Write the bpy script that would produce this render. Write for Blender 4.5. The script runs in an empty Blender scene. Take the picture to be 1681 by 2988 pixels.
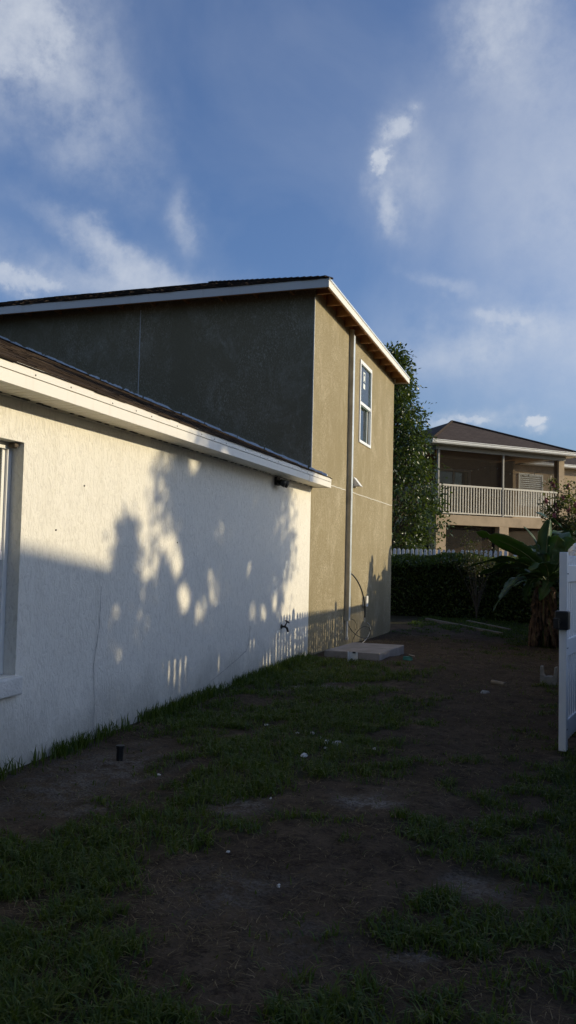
import bpy, math, random
import numpy as np
from mathutils import Vector, Matrix
random.seed(7); rng = np.random.default_rng(7)
R = math.radians
scene = bpy.context.scene
col = scene.collection

# ------------------------------------------------------------------ camera
YAW, PITCH, ROLL, FPX = 0.31833, 0.05271, 0.02284, 2383.0
CAM = Vector((3.62, 0.0, 1.55))
fw = Vector((-math.sin(YAW)*math.cos(PITCH), math.cos(YAW)*math.cos(PITCH), math.sin(PITCH)))
rt = Vector((math.cos(YAW), math.sin(YAW), 0)); up = rt.cross(fw)
r2 = rt*math.cos(ROLL) + up*math.sin(ROLL); u2 = up*math.cos(ROLL) - rt*math.sin(ROLL)
cd = bpy.data.cameras.new('camera'); cam = bpy.data.objects.new('camera', cd); col.objects.link(cam)
cam.matrix_world = Matrix(((r2.x, u2.x, -fw.x, CAM.x), (r2.y, u2.y, -fw.y, CAM.y), (r2.z, u2.z, -fw.z, CAM.z), (0, 0, 0, 1)))
cd.sensor_fit = 'VERTICAL'; cd.sensor_height = 24.0; cd.lens = FPX/2988*24.0
cd.clip_start = 0.05; cd.clip_end = 3000
scene.camera = cam

# ------------------------------------------------------------------ light
SUN_AZ, SUN_EL = R(22), math.atan(0.27*math.cos(R(22)))      # from +X towards +Y
sd = Vector((math.cos(SUN_EL)*math.cos(SUN_AZ), math.cos(SUN_EL)*math.sin(SUN_AZ), math.sin(SUN_EL)))
sl = bpy.data.lights.new('sun', 'SUN'); so = bpy.data.objects.new('sun', sl); col.objects.link(so)
sl.energy = 3.8; sl.angle = R(0.5); sl.color = (1.0, 0.855, 0.57)
so.rotation_euler = sd.to_track_quat('Z', 'Y').to_euler(); so.location = (30, 5, 20)

world = bpy.data.worlds.new('World'); scene.world = world; world.use_nodes = True
wt = world.node_tree; wt.nodes.clear(); WN = wt.nodes.new; WL = wt.links.new
def wmath(op, a, b=None, c=None, clamp=False):
    n = WN('ShaderNodeMath'); n.operation = op; n.use_clamp = clamp
    for i, v in enumerate((a, b, c)):
        if v is None: continue
        if isinstance(v, (int, float)): n.inputs[i].default_value = v
        else: WL(v, n.inputs[i])
    return n.outputs[0]
def wdot(a, v):
    n = WN('ShaderNodeVectorMath'); n.operation = 'DOT_PRODUCT'; WL(a, n.inputs[0]); n.inputs[1].default_value = v
    return n.outputs['Value']
def wnoise(vec, scale, detail=6, rough=.55, dist=0.0):
    n = WN('ShaderNodeTexNoise'); n.inputs['Scale'].default_value = scale; n.inputs['Detail'].default_value = detail
    n.inputs['Roughness'].default_value = rough; n.inputs['Distortion'].default_value = dist; WL(vec, n.inputs['Vector'])
    return n
sky = WN('ShaderNodeTexSky'); sky.sky_type = 'NISHITA'; sky.sun_disc = False
sky.sun_elevation = SUN_EL; sky.sun_rotation = R(90) - SUN_AZ
sky.altitude = 0; sky.air_density = 1.0; sky.dust_density = 3.0; sky.ozone_density = 5.0
tc = WN('ShaderNodeTexCoord'); gen = tc.outputs['Generated']
def warp(scale, amount, detail=8):
    n = wnoise(gen, scale, detail, .6)
    a = WN('ShaderNodeVectorMath'); a.operation = 'SUBTRACT'; WL(n.outputs['Color'], a.inputs[0]); a.inputs[1].default_value = (.5, .5, .5)
    b = WN('ShaderNodeVectorMath'); b.operation = 'SCALE'; WL(a.outputs[0], b.inputs[0]); b.inputs['Scale'].default_value = amount
    c = WN('ShaderNodeVectorMath'); WL(gen, c.inputs[0]); WL(b.outputs[0], c.inputs[1]); return c.outputs[0]
warped = warp(7, .13); warp_s = warp(24, .045)
fine = wnoise(gen, 20, 9, .64).outputs['Fac']; broad = wnoise(gen, 3.2, 6, .55, .6).outputs['Fac']; puff = wnoise(gen, 55, 8, .6).outputs['Fac']
def cloud(az, el, wdeg, hdeg, tilt, dens, hard=0.0, small=False, smooth=False):
    """one cloud patch: an elliptical stretch of the sky round a direction, torn by noise"""
    a, e, t = R(az), R(el), R(tilt)
    c = Vector((math.sin(a)*math.cos(e), math.cos(a)*math.cos(e), math.sin(e)))
    rr = Vector((math.cos(a), -math.sin(a), 0)); uu = rr.cross(c)
    if uu.z < 0: uu = -uu
    A = rr*math.cos(t) + uu*math.sin(t); B = uu*math.cos(t) - rr*math.sin(t)
    v = warp_s if small else warped
    x = wmath('MULTIPLY', wdot(v, A), 1/R(wdeg)); y = wmath('MULTIPLY', wdot(v, B), 1/R(hdeg))
    d2 = wmath('ADD', wmath('MULTIPLY', x, x), wmath('MULTIPLY', y, y))
    m = wmath('POWER', 2.718, wmath('MULTIPLY', d2, -2.2)); m = wmath('MULTIPLY', m, wmath('GREATER_THAN', wdot(gen, c), .5))
    nz = puff if small else fine
    soft = wmath('MULTIPLY', m, wmath('SUBTRACT', wmath('MULTIPLY', nz, 2.2), .45, clamp=True))
    if smooth: soft = wmath('MULTIPLY', m, wmath('ADD', wmath('MULTIPLY', fine, .5), .5))
    if hard:
        edge = wmath('ADD', m, wmath('MULTIPLY', wmath('SUBTRACT', nz, .5), 1.3)); edge = wmath('MULTIPLY', wmath('SUBTRACT', edge, .42), 3.0, clamp=True)
        soft = wmath('ADD', wmath('MULTIPLY', soft, 1-hard), wmath('MULTIPLY', wmath('MULTIPLY', edge, wmath('ADD', nz, .4)), hard))
    return wmath('MULTIPLY', soft, dens)
patches = [
    cloud(-39.0, 31.4, 6.6, 5.2, 25, 1.15, .25), cloud(-34, 28.8, 5.5, 4.6, -30, .42), cloud(-31.5, 26.2, 4.5, 3.2, 0, .16),
    cloud(-31, 20.7, 6.5, 1.3, -24, .75), cloud(-26.0, 22.6, 1.2, 3.0, 18, .40), cloud(-29.5, 18.4, 9.5, 2.0, -8, .60),
    cloud(-38.0, 17.9, 6.0, 1.2, -8, .95, .3),
    cloud(-10.9, 28.3, 1.7, 1.1, 35, .85, .3, True), cloud(-12.2, 26.1, 1.1, 2.0, -12, 1.25, .5, True), cloud(-11.4, 23.2, 1.1, 2.4, 12, .55, .1, True), cloud(-10.4, 26.0, 2.2, 3.2, 5, .28),
    cloud(-2.0, 24.5, 10.5, 9, 0, .40, smooth=True), cloud(1, 13, 17, 5.5, 0, .36, smooth=True), cloud(-4.2, 33.2, 3.6, 3.8, 0, .62, .1), cloud(-1, 31, 7, 5, 0, .22),
    cloud(-3.6, 16.3, 3.0, .75, -8, .55, .2, True), cloud(-8.0, 18.5, 3.2, .9, -22, .34), cloud(-5.0, 14.6, 7.0, 2.4, 0, .42), cloud(-1.8, 15.3, 3.2, 1.6, 10, .25),
    cloud(-1.55, 9.5, 1.05, .75, -20, 1.25, .75, True), cloud(-1.1, 8.8, .7, .45, -30, .7, .3, True), cloud(-5.4, 9.65, 1.7, .55, 4, .75, .5, True), cloud(-7.6, 9.4, 1.8, .5, 0, .55, .3, True), cloud(-4.5, 9.0, 6, 1.2, 0, .3),
    cloud(9, 21, 12, 9, 10, .5), cloud(13, 14, 11, 6, 0, .8), cloud(35, 26, 15, 8, -10, .5), cloud(-75, 24, 16, 7, 10, .6), cloud(140, 35, 20, 9, 0, .5), cloud(-140, 30, 18, 9, 20, .5),  # out-of-view patches; the second was added to pale the upper window's reflection
]
tot = patches[0]
for p in patches[1:]: tot = wmath('ADD', tot, p)
veil = wmath('MULTIPLY', wmath('SUBTRACT', broad, .42, clamp=True), .38); veil = wmath('ADD', veil, .035)        # thin high cirrus everywhere
tot = wmath('ADD', tot, veil)
cover = wmath('SUBTRACT', 1.0, wmath('POWER', 2.718, wmath('MULTIPLY', tot, -1.5)), clamp=True)
mixc = WN('ShaderNodeMix'); mixc.data_type = 'RGBA'
wb = WN('ShaderNodeMix'); wb.data_type = 'RGBA'; wb.blend_type = 'MULTIPLY'; wb.inputs['Factor'].default_value = 1; WL(sky.outputs[0], wb.inputs['A']); wb.inputs['B'].default_value = (.95, 1.04, 1.19, 1)   # camera white balance
WL(cover, mixc.inputs['Factor']); WL(wb.outputs['Result'], mixc.inputs['A']); mixc.inputs['B'].default_value = (4.4, 4.7, 5.2, 1)
bg = WN('ShaderNodeBackground'); WL(mixc.outputs['Result'], bg.inputs['Color']); bg.inputs['Strength'].default_value = 0.148
wo = WN('ShaderNodeOutputWorld'); WL(bg.outputs[0], wo.inputs['Surface'])
vs = scene.view_settings
vs.view_transform = 'Standard'; vs.look = 'None'; vs.exposure = 0.0; vs.gamma = 1.0; vs.use_curve_mapping = False

# ------------------------------------------------------------------ helpers
class MB:
    def __init__(s): s.v = []; s.f = []
    def add(s, vs, fs):
        b = len(s.v); s.v += [tuple(v) for v in vs]; s.f += [tuple(i+b for i in f) for f in fs]; return s
    def quad(s, a, b, c, d): return s.add((a, b, c, d), ((0, 1, 2, 3),))
    def box(s, x0, x1, y0, y1, z0, z1):
        return s.add([(x, y, z) for z in (z0, z1) for y in (y0, y1) for x in (x0, x1)],
                     ((0, 2, 3, 1), (4, 5, 7, 6), (0, 1, 5, 4), (2, 6, 7, 3), (0, 4, 6, 2), (1, 3, 7, 5)))
    def hexa(s, lo, hi):                       # two quads of four corners each, lo under hi, both counter-clockwise
        return s.add(list(lo)+list(hi), ((3, 2, 1, 0), (4, 5, 6, 7), (0, 1, 5, 4), (1, 2, 6, 5), (2, 3, 7, 6), (3, 0, 4, 7)))
    def prism(s, poly, a, b, axis):            # poly: 2D points, extruded from a to b along axis 'x','y','z'
        n = len(poly)
        def P(p, h): return {'x': (h, p[0], p[1]), 'y': (p[0], h, p[1]), 'z': (p[0], p[1], h)}[axis]
        vs = [P(p, a) for p in poly]+[P(p, b) for p in poly]
        return s.add(vs, [tuple(range(n))[::-1], tuple(range(n, 2*n))]+[(i, (i+1) % n, n+(i+1) % n, n+i) for i in range(n)])
    def tube(s, pts, r, n=8, caps=True):
        pts = [Vector(p) for p in pts]; rs = r if isinstance(r, (list, tuple)) else [r]*len(pts)
        vs = []; fs = []; ref = Vector((.13, .27, 1)).normalized()
        for i, p in enumerate(pts):
            t = (pts[min(i+1, len(pts)-1)]-pts[max(i-1, 0)]).normalized()
            if abs(t.dot(ref)) > .97: ref2 = Vector((1, .1, 0)).normalized()
            else: ref2 = ref
            a = t.cross(ref2).normalized(); b = t.cross(a)
            for k in range(n):
                w = 2*math.pi*k/n; vs.append(p+(a*math.cos(w)+b*math.sin(w))*rs[i])
        for i in range(len(pts)-1):
            for k in range(n):
                fs.append((i*n+k, i*n+(k+1) % n, (i+1)*n+(k+1) % n, (i+1)*n+k))
        if caps: fs += [tuple(range(n))[::-1], tuple(range((len(pts)-1)*n, len(pts)*n))]
        return s.add(vs, fs)
    def lathe(s, prof, c, n=16):               # prof: (r, z) list round a vertical axis at c
        vs = [(c[0]+r*math.cos(2*math.pi*k/n), c[1]+r*math.sin(2*math.pi*k/n), c[2]+z) for r, z in prof for k in range(n)]
        m = len(prof); fs = [(i*n+k, i*n+(k+1) % n, (i+1)*n+(k+1) % n, (i+1)*n+k) for i in range(m-1) for k in range(n)]
        return s.add(vs, fs+[tuple(range(n))[::-1], tuple(range((m-1)*n, m*n))])
    def mesh(s, name, o=(0, 0, 0)):
        me = bpy.data.meshes.new(name)
        me.from_pydata([(v[0]-o[0], v[1]-o[1], v[2]-o[2]) for v in s.v], [], s.f); me.update()
        return me
    def build(s, name, mat, parent=None, o=None, smooth=False, bevel=0):
        if o is None: o = tuple(root_of(parent).location) if parent is not None and not root_of(parent).get('local') else (0, 0, 0)
        return link(name, s.mesh(name, o), mat, parent, smooth, bevel)
def root_of(o):
    while o.parent is not None: o = o.parent
    return o
def link(name, me, mat, parent=None, smooth=False, bevel=0):
    ob = bpy.data.objects.new(name, me); col.objects.link(ob)
    if mat is not None and not me.materials: me.materials.append(mat)
    if parent is not None: ob.parent = parent
    if smooth: me.polygons.foreach_set('use_smooth', [True]*len(me.polygons))
    if bevel:
        m = ob.modifiers.new('bevel', 'BEVEL'); m.width = bevel; m.segments = 2; m.limit_method = 'ANGLE'
    return ob
def inst(name, me, parent, loc=(0, 0, 0), rot=(0, 0, 0)):
    ob = bpy.data.objects.new(name, me); col.objects.link(ob); ob.parent = parent; ob.location = loc; ob.rotation_euler = rot
    return ob
def tag(o, label, cat, group=None):
    o['label'] = label; o['category'] = cat
    if group: o['group'] = group
    return o
def thing(name, label, cat, loc, group=None, rz=0, local=False):
    o = bpy.data.objects.new(name, None); col.objects.link(o); o.location = loc; o.rotation_euler = (0, 0, rz); o.empty_display_size = .2
    if local: o['local'] = 1
    return tag(o, label, cat, group)
def npmesh(name, verts, faces_idx, nper):
    """fast mesh of equal polygons: verts (N,3), faces_idx (M,nper)"""
    me = bpy.data.meshes.new(name); M = len(faces_idx)
    me.vertices.add(len(verts)); me.vertices.foreach_set('co', np.asarray(verts, np.float32).ravel())
    me.loops.add(M*nper); me.loops.foreach_set('vertex_index', np.asarray(faces_idx, np.int32).ravel())
    me.polygons.add(M); me.polygons.foreach_set('loop_start', np.arange(0, M*nper, nper, dtype=np.int32))
    me.polygons.foreach_set('loop_total', np.full(M, nper, np.int32)); me.update(calc_edges=True); me.validate()
    return me
def leaves_mesh(name, cen, size, aspect=.55, up_bias=.3, droop=0.0, seed=1, fold=.25):
    """pointed, lightly folded leaves (two quads) at the given centres, in random directions"""
    g = np.random.default_rng(seed); n = len(cen)
    d = g.normal(size=(n, 3)); d[:, 2] -= droop; d /= np.linalg.norm(d, axis=1)[:, None]
    nn = g.normal(size=(n, 3)); nn[:, 2] += up_bias*3
    s = np.cross(nn, d); s /= np.linalg.norm(s, axis=1)[:, None]+1e-9; nn = np.cross(d, s)
    L = (size*g.uniform(.6, 1.25, n))[:, None]; W = L*aspect*.5
    base = cen-d*L*.5; tip = cen+d*L*.5; mid = cen-nn*L*fold*.3
    l = cen+s*W+nn*L*fold*.25-d*L*.06; r = cen-s*W+nn*L*fold*.25-d*L*.06
    V = np.stack([base, l, tip, r, mid], 1).reshape(-1, 3)
    k = np.arange(n)[:, None]*5
    F = np.concatenate([k+[0, 4, 1], k+[4, 2, 1], k+[0, 3, 4], k+[4, 3, 2]], 0)
    return npmesh(name, V, F, 3)
def vnoise(x, y, s, seed=0):
    """smooth value noise on arrays"""
    t = np.random.default_rng(seed+99).random((64, 64)); x = np.asarray(x)*s; y = np.asarray(y)*s
    xi = np.floor(x).astype(int); yi = np.floor(y).astype(int); fx = x-xi; fy = y-yi; fx = fx*fx*(3-2*fx); fy = fy*fy*(3-2*fy)
    a = t[xi % 64, yi % 64]; b = t[(xi+1) % 64, yi % 64]; c = t[xi % 64, (yi+1) % 64]; d = t[(xi+1) % 64, (yi+1) % 64]
    return (a*(1-fx)+b*fx)*(1-fy)+(c*(1-fx)+d*fx)*fy
def fbm(x, y, s, o=4, seed=0): return sum(vnoise(x, y, s*2**i, seed+i)*.5**i for i in range(o))/sum(.5**i for i in range(o))
def sst(a, b, v): t = np.clip((np.asarray(v, float)-a)/(b-a), 0, 1); return t*t*(3-2*t)

# ------------------------------------------------------------------ materials
class NT:
    def __init__(s, name):
        s.m = bpy.data.materials.new(name); s.m.use_nodes = True; s.t = s.m.node_tree; s.t.nodes.clear()
        s.out = s.n('ShaderNodeOutputMaterial'); s.b = s.n('ShaderNodeBsdfPrincipled'); s.l(s.b.outputs[0], s.out.inputs['Surface'])
        s.obj = s.n('ShaderNodeTexCoord').outputs['Object']
    def n(s, k): return s.t.nodes.new(k)
    def l(s, a, b): s.t.links.new(a, b)
    def set(s, **k):
        for a, v in k.items(): s.b.inputs[a.replace('_', ' ')].default_value = v
        return s
    def map(s, scale=(1, 1, 1), src=None):
        m = s.n('ShaderNodeMapping'); m.inputs['Scale'].default_value = scale; s.l(src or s.obj, m.inputs['Vector']); return m.outputs[0]
    def noise(s, scale, detail=5, rough=.55, vec=None, dist=0, out='Fac'):
        n = s.n('ShaderNodeTexNoise'); n.inputs['Scale'].default_value = scale; n.inputs['Detail'].default_value = detail
        n.inputs['Roughness'].default_value = rough; n.inputs['Distortion'].default_value = dist; s.l(vec or s.obj, n.inputs['Vector']); return n.outputs[out]
    def ramp(s, fac, stops):
        r = s.n('ShaderNodeValToRGB'); e = r.color_ramp.elements
        while len(e) < len(stops): e.new(.5)
        for q, (p, c) in zip(e, stops): q.position = p; q.color = (*c, 1) if len(c) == 3 else c
        s.l(fac, r.inputs[0]); return r.outputs[0]
    def fr(s, fac, lo, hi):
        m = s.n('ShaderNodeMapRange'); m.inputs['From Min'].default_value = lo; m.inputs['From Max'].default_value = hi; s.l(fac, m.inputs['Value']); return m.outputs[0]
    def mix(s, fac, a, b, mode='MIX'):
        m = s.n('ShaderNodeMix'); m.data_type = 'RGBA'; m.blend_type = mode
        for sock, v in ((m.inputs['Factor'], fac), (m.inputs['A'], a), (m.inputs['B'], b)):
            if isinstance(v, (int, float)): sock.default_value = v
            elif isinstance(v, tuple): sock.default_value = (*v, 1)
            else: s.l(v, sock)
        return m.outputs['Result']
    def math(s, op, a, b=0.0):
        m = s.n('ShaderNodeMath'); m.operation = op
        for i, v in enumerate((a, b)):
            if isinstance(v, (int, float)): m.inputs[i].default_value = v
            else: s.l(v, m.inputs[i])
        return m.outputs[0]
    def color(s, c): s.l(c, s.b.inputs['Base Color']); return s
    def bump(s, h, strength=.4, dist=.01):
        b = s.n('ShaderNodeBump'); b.inputs['Strength'].default_value = strength; b.inputs['Distance'].default_value = dist
        s.l(h, b.inputs['Height']); s.l(b.outputs[0], s.b.inputs['Normal']); return s
    def island(s): return s.n('ShaderNodeNewGeometry').outputs['Random Per Island']
    def sep(s, axis, src=None):
        p = s.n('ShaderNodeSeparateXYZ'); s.l(src or s.obj, p.inputs[0]); return p.outputs[axis]

def simple(name, c, rough=.6, var=.12, scale=6, bump=0, bscale=60, spec=.4, metal=0):
    k = NT(name).set(Roughness=rough, Metallic=metal); k.b.inputs['Specular IOR Level'].default_value = spec
    f = k.noise(scale, 6, .6); lo = tuple(v*(1-var) for v in c); hi = tuple(min(1, v*(1+var)) for v in c)
    k.color(k.ramp(f, ((.3, lo), (.7, hi))))
    if bump: k.bump(k.noise(bscale, 4, .6), bump, .01)
    return k.m
M = {}
def mk_stucco_white():
    k = NT('white_stucco').set(Roughness=.85); k.b.inputs['Specular IOR Level'].default_value = .2
    v = k.map((1, 1, .42)); n1 = k.noise(30, 4, .65, v, 1.2); n2 = k.noise(110, 3, .6, v); n3 = k.noise(1.3, 5, .6, k.map((1, 1, .35)))
    h = k.math('ADD', k.math('MULTIPLY', k.fr(n1, .38, .62), .8), k.math('MULTIPLY', n2, .5))
    base = k.mix(n3, (.81, .775, .70), (.74, .705, .63))
    pits = k.fr(n1, .50, .34); base = k.mix(k.math('MULTIPLY', pits, .34), base, (.42, .39, .34))  # bump hollows darkened in the colour to stand for relief shade
    # splash-back dirt with a ragged upper edge near the ground, and rain streaks
    z = k.sep('Z'); dirt = k.math('ADD', z, k.math('MULTIPLY', k.noise(2.2, 6, .7), .9)); f = k.fr(dirt, .95, .42)
    base = k.mix(k.math('MULTIPLY', f, .7), base, (.30, .29, .25))
    st = k.fr(k.noise(5, 4, .6, k.map((1, 1, .06))), .56, .72); base = k.mix(k.math('MULTIPLY', st, .13), base, (.5, .46, .38))
    k.color(base); k.bump(h, .6, .007); return k.m
def mk_stucco_tan():
    k = NT('tan_stucco').set(Roughness=.9); k.b.inputs['Specular IOR Level'].default_value = .15
    v = k.map((1, 1, .55)); n1 = k.noise(30, 5, .65, v, .6); n2 = k.noise(1.1, 5, .6); n3 = k.noise(52, 5, .7, v, 1.0)
    base = k.mix(n2, (.295, .245, .15), (.235, .195, .115)); pale = k.fr(k.noise(2.2, 8, .78, k.map((1, 1, .7)), .8), .50, .74); base = k.mix(k.math('MULTIPLY', pale, .5), base, (.46, .40, .29)); worm = k.math('MULTIPLY', k.fr(k.noise(22, 5, .7, v, 1.4), .52, .62), pale); base = k.mix(k.math('MULTIPLY', worm, .7), base, (.60, .54, .42))
    # pale worm-like specks of thinner finish, gathered in patches
    sp = k.math('MULTIPLY', k.fr(n3, .52, .64), k.fr(k.noise(1.5, 6, .65, k.map((1, 1, .45)), .3), .40, .66))
    base = k.mix(k.math('MULTIPLY', sp, .85), base, (.60, .53, .40)); base = k.mix(k.math('MULTIPLY', k.fr(n3, .46, .36), .35), base, (.15, .125, .085))
    drk = k.fr(k.noise(3.0, 6, .7, k.map((1, 1, .5))), .62, .78); base = k.mix(k.math('MULTIPLY', drk, .3), base, (.17, .14, .09))
    k.color(base); k.bump(k.math('ADD', n1, k.math('MULTIPLY', n3, .6)), .8, .01); return k.m
M['white_stucco'] = mk_stucco_white(); M['tan_stucco'] = mk_stucco_tan()
M['sill_stucco'] = simple('sill_stucco', (.66, .64, .6), .9, .15, 5, .9, 40, .2)
M['bead'] = simple('bead', (.62, .6, .54), .7, .25, 30)
def mk_fascia():
    k = NT('cream_fascia').set(Roughness=.42); k.b.inputs['Specular IOR Level'].default_value = .4
    n = k.noise(2, 6, .6, k.map((1, .5, 6))); st = k.fr(k.noise(7, 5, .65, k.map((1, 1, .12))), .55, .75)
    b = k.mix(n, (.80, .76, .69), (.74, .70, .63)); b = k.mix(k.math('MULTIPLY', st, .28), b, (.55, .44, .33)); k.color(b); return k.m
M['fascia'] = mk_fascia()
M['white_paint'] = simple('white_paint', (.8, .79, .76), .45, .06, 5)
M['vinyl'] = simple('white_vinyl', (.80, .81, .82), .38, .05, 3)
def mk_soffit():
    k = NT('vented_soffit').set(Roughness=.5)
    vo = k.n('ShaderNodeTexVoronoi'); vo.inputs['Scale'].default_value = 110; vo.inputs['Randomness'].default_value = 0; k.l(k.obj, vo.inputs['Vector'])
    hole = k.fr(vo.outputs['Distance'], .34, .26); k.color(k.mix(k.math('MULTIPLY', hole, .4), (.82, .77, .65), (.2, .18, .14))); return k.m
M['soffit'] = mk_soffit()
def mk_shingle(name, a, b, c):
    k = NT(name).set(Roughness=.95); k.b.inputs['Specular IOR Level'].default_value = .1
    base = k.ramp(k.island(), ((0, a), (.5, b), (1, c))); n = k.noise(160, 3, .7); base = k.mix(k.math('MULTIPLY', n, .7), base, tuple(v*.45 for v in a))
    k.color(base); k.bump(k.noise(220, 2, .6), .6, .004); return k.m
M['shingle'] = mk_shingle('brown_shingle', (.028, .02, .016), (.06, .043, .033), (.11, .08, .06))
def mk_shingle_far():
    k = NT('shingle_roof').set(Roughness=.95); k.b.inputs['Specular IOR Level'].default_value = .1
    uv = k.n('ShaderNodeUVMap').outputs[0]
    br = k.n('ShaderNodeTexBrick'); k.l(uv, br.inputs['Vector']); br.inputs['Scale'].default_value = 1; br.inputs['Brick Width'].default_value = .3; br.inputs['Row Height'].default_value = .145
    br.inputs['Mortar Size'].default_value = .012; br.inputs['Bias'].default_value = 0; br.offset = .37
    br.inputs['Color1'].default_value = (.075, .055, .045, 1); br.inputs['Color2'].default_value = (.13, .098, .08, 1); br.inputs['Mortar'].default_value = (.03, .022, .018, 1)
    k.color(k.mix(k.noise(2.5, 5), br.outputs['Color'], (.07, .052, .044))); k.bump(br.outputs['Fac'], -.6, .01); return k.m
M['shingle_far'] = mk_shingle_far()
M['flashing'] = simple('flashing', (.82, .84, .86), .5, .12, 25)
M['wood'] = simple('raw_lumber', (.40, .20, .075), .75, .3, 9, .3, 50)
M['osb'] = simple('roof_sheathing', (.36, .18, .07), .8, .35, 14, .3, 60)
M['duct_side'] = simple('weathered_duct', (.52, .46, .33), .6, .35, 3)
M['galv'] = simple('galvanised', (.62, .66, .68), .35, .15, 6, metal=.35)
M['black'] = simple('black_plastic', (.014, .014, .015), .45, .2, 10)
M['dark_metal'] = simple('dark_metal', (.03, .028, .026), .5, .3, 20)
M['pvc'] = simple('pvc_pipe', (.72, .70, .66), .4, .15, 8)
M['concrete'] = simple('concrete', (.27, .25, .235), .9, .22, 5, .5, 45, .2)
M['block'] = simple('concrete_block', (.30, .29, .26), .95, .25, 12, .8, 70, .2)
M['whitestone'] = simple('pale_rubble', (.62, .60, .57), .9, .2, 12, .5, 60)
M['timber'] = simple('weathered_timber', (.20, .165, .12), .85, .3, 8, .4, 40)
M['green_plastic'] = simple('green_plastic', (.05, .20, .15), .4, .2, 8)
M['dark_gap'] = simple('dark_gap', (.01, .01, .01), .9)
def mk_glass(name, tint, refl):
    k = NT(name); k.t.nodes.remove(k.b)
    g = k.n('ShaderNodeBsdfGlossy'); g.inputs['Roughness'].default_value = .03; t = k.n('ShaderNodeBsdfTransparent'); t.inputs[0].default_value = (*tint, 1)
    lw = k.n('ShaderNodeFresnel'); lw.inputs['IOR'].default_value = 1.55; m = k.n('ShaderNodeMixShader')
    k.l(k.math('ADD', k.math('MULTIPLY', lw.outputs[0], .9), refl), m.inputs[0]); k.l(t.outputs[0], m.inputs[1]); k.l(g.outputs[0], m.inputs[2]); k.l(m.outputs[0], k.out.inputs['Surface']); return k.m
M['glass'] = mk_glass('window_glass', (.80, .90, .87), .05)
M['glass_near'] = mk_glass('window_glass_clear', (.9, .92, .85), .05)
def mk_screen(name, opq):
    k = NT(name); k.t.nodes.remove(k.b)
    d = k.n('ShaderNodeBsdfDiffuse'); d.inputs[0].default_value = (.035, .032, .028, 1); t = k.n('ShaderNodeBsdfTransparent'); m = k.n('ShaderNodeMixShader')
    m.inputs[0].default_value = opq; k.l(t.outputs[0], m.inputs[1]); k.l(d.outputs[0], m.inputs[2]); k.l(m.outputs[0], k.out.inputs['Surface']); return k.m
M['screen'] = mk_screen('insect_screen', .42); M['screen_dense'] = mk_screen('dense_screen', .72)  # denser copy darkens the recess under the balcony in place of shade
M['room'] = simple('room_interior', (.22, .27, .26), .9)
M['curtain'] = simple('beige_curtain', (.55, .50, .36), .9, .08, 3)
M['blind'] = simple('window_blind', (.26, .33, .32), .8, .08, 2)
M['sticker'] = simple('window_sticker', (.75, .8, .78), .6, .05)
M['stucco_far'] = simple('beige_stucco', (.46, .35, .235), .9, .14, 3, .4, 40, .15)
M['frame_grey'] = simple('grey_screen_frame', (.26, .245, .215), .5, .1)
M['baluster'] = simple('beige_railing', (.60, .55, .46), .5, .06)
M['gutter_white'] = simple('white_gutter', (.78, .77, .74), .4, .05)
M['door_white'] = simple('white_door', (.68, .68, .64), .5, .05)
M['bulb'] = simple('bulb', (.85, .8, .65), .3)
def mk_leaf(name, a, b, c, trans=.35, rough=.45, spec=.5):
    k = NT(name).set(Roughness=rough); k.b.inputs['Specular IOR Level'].default_value = spec
    colr = k.ramp(k.island(), ((0, a), (.55, b), (1, c))); k.color(colr)
    tr = k.n('ShaderNodeBsdfTranslucent'); k.l(k.mix(.5, colr, (.25, .35, .03)), tr.inputs[0]); m = k.n('ShaderNodeMixShader'); m.inputs[0].default_value = trans
    k.l(k.b.outputs[0], m.inputs[1]); k.l(tr.outputs[0], m.inputs[2]); k.l(m.outputs[0], k.out.inputs['Surface']); return k.m
M['pear_leaf'] = mk_leaf('pear_leaf', (.016, .036, .010), (.028, .058, .014), (.055, .09, .025), .2, .38)
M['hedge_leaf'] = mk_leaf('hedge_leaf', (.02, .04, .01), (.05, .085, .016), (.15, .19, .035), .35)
M['tree_leaf'] = mk_leaf('oak_leaf', (.03, .05, .015), (.05, .08, .02), (.08, .11, .03), .15)
M['myrtle_leaf'] = mk_leaf('myrtle_leaf', (.035, .04, .014), (.07, .07, .02), (.14, .08, .03), .3)
M['flower'] = mk_leaf('pink_flower', (.42, .08, .11), (.5, .12, .16), (.6, .2, .24), .3)
M['dry_twig_leaf'] = mk_leaf('dry_twig_leaf', (.06, .045, .02), (.1, .07, .03), (.16, .1, .045), .2)
M['dark_twig_leaf'] = mk_leaf('shrub_leaf', (.03, .035, .012), (.06, .055, .02), (.12, .085, .035), .2)
M['grass'] = mk_leaf('grass_blade', (.018, .040, .004), (.040, .078, .009), (.10, .13, .020), .3, .5, .3)
M['straw'] = mk_leaf('dry_straw', (.06, .043, .022), (.13, .092, .05), (.26, .20, .115), .1, .8, .2)
M['bark'] = simple('bark', (.10, .08, .06), .95, .35, 14, .8, 30, .2)
M['core'] = simple('inner_twigs', (.016, .02, .008), 1, .4, 10, .6, 20, .1)
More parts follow.
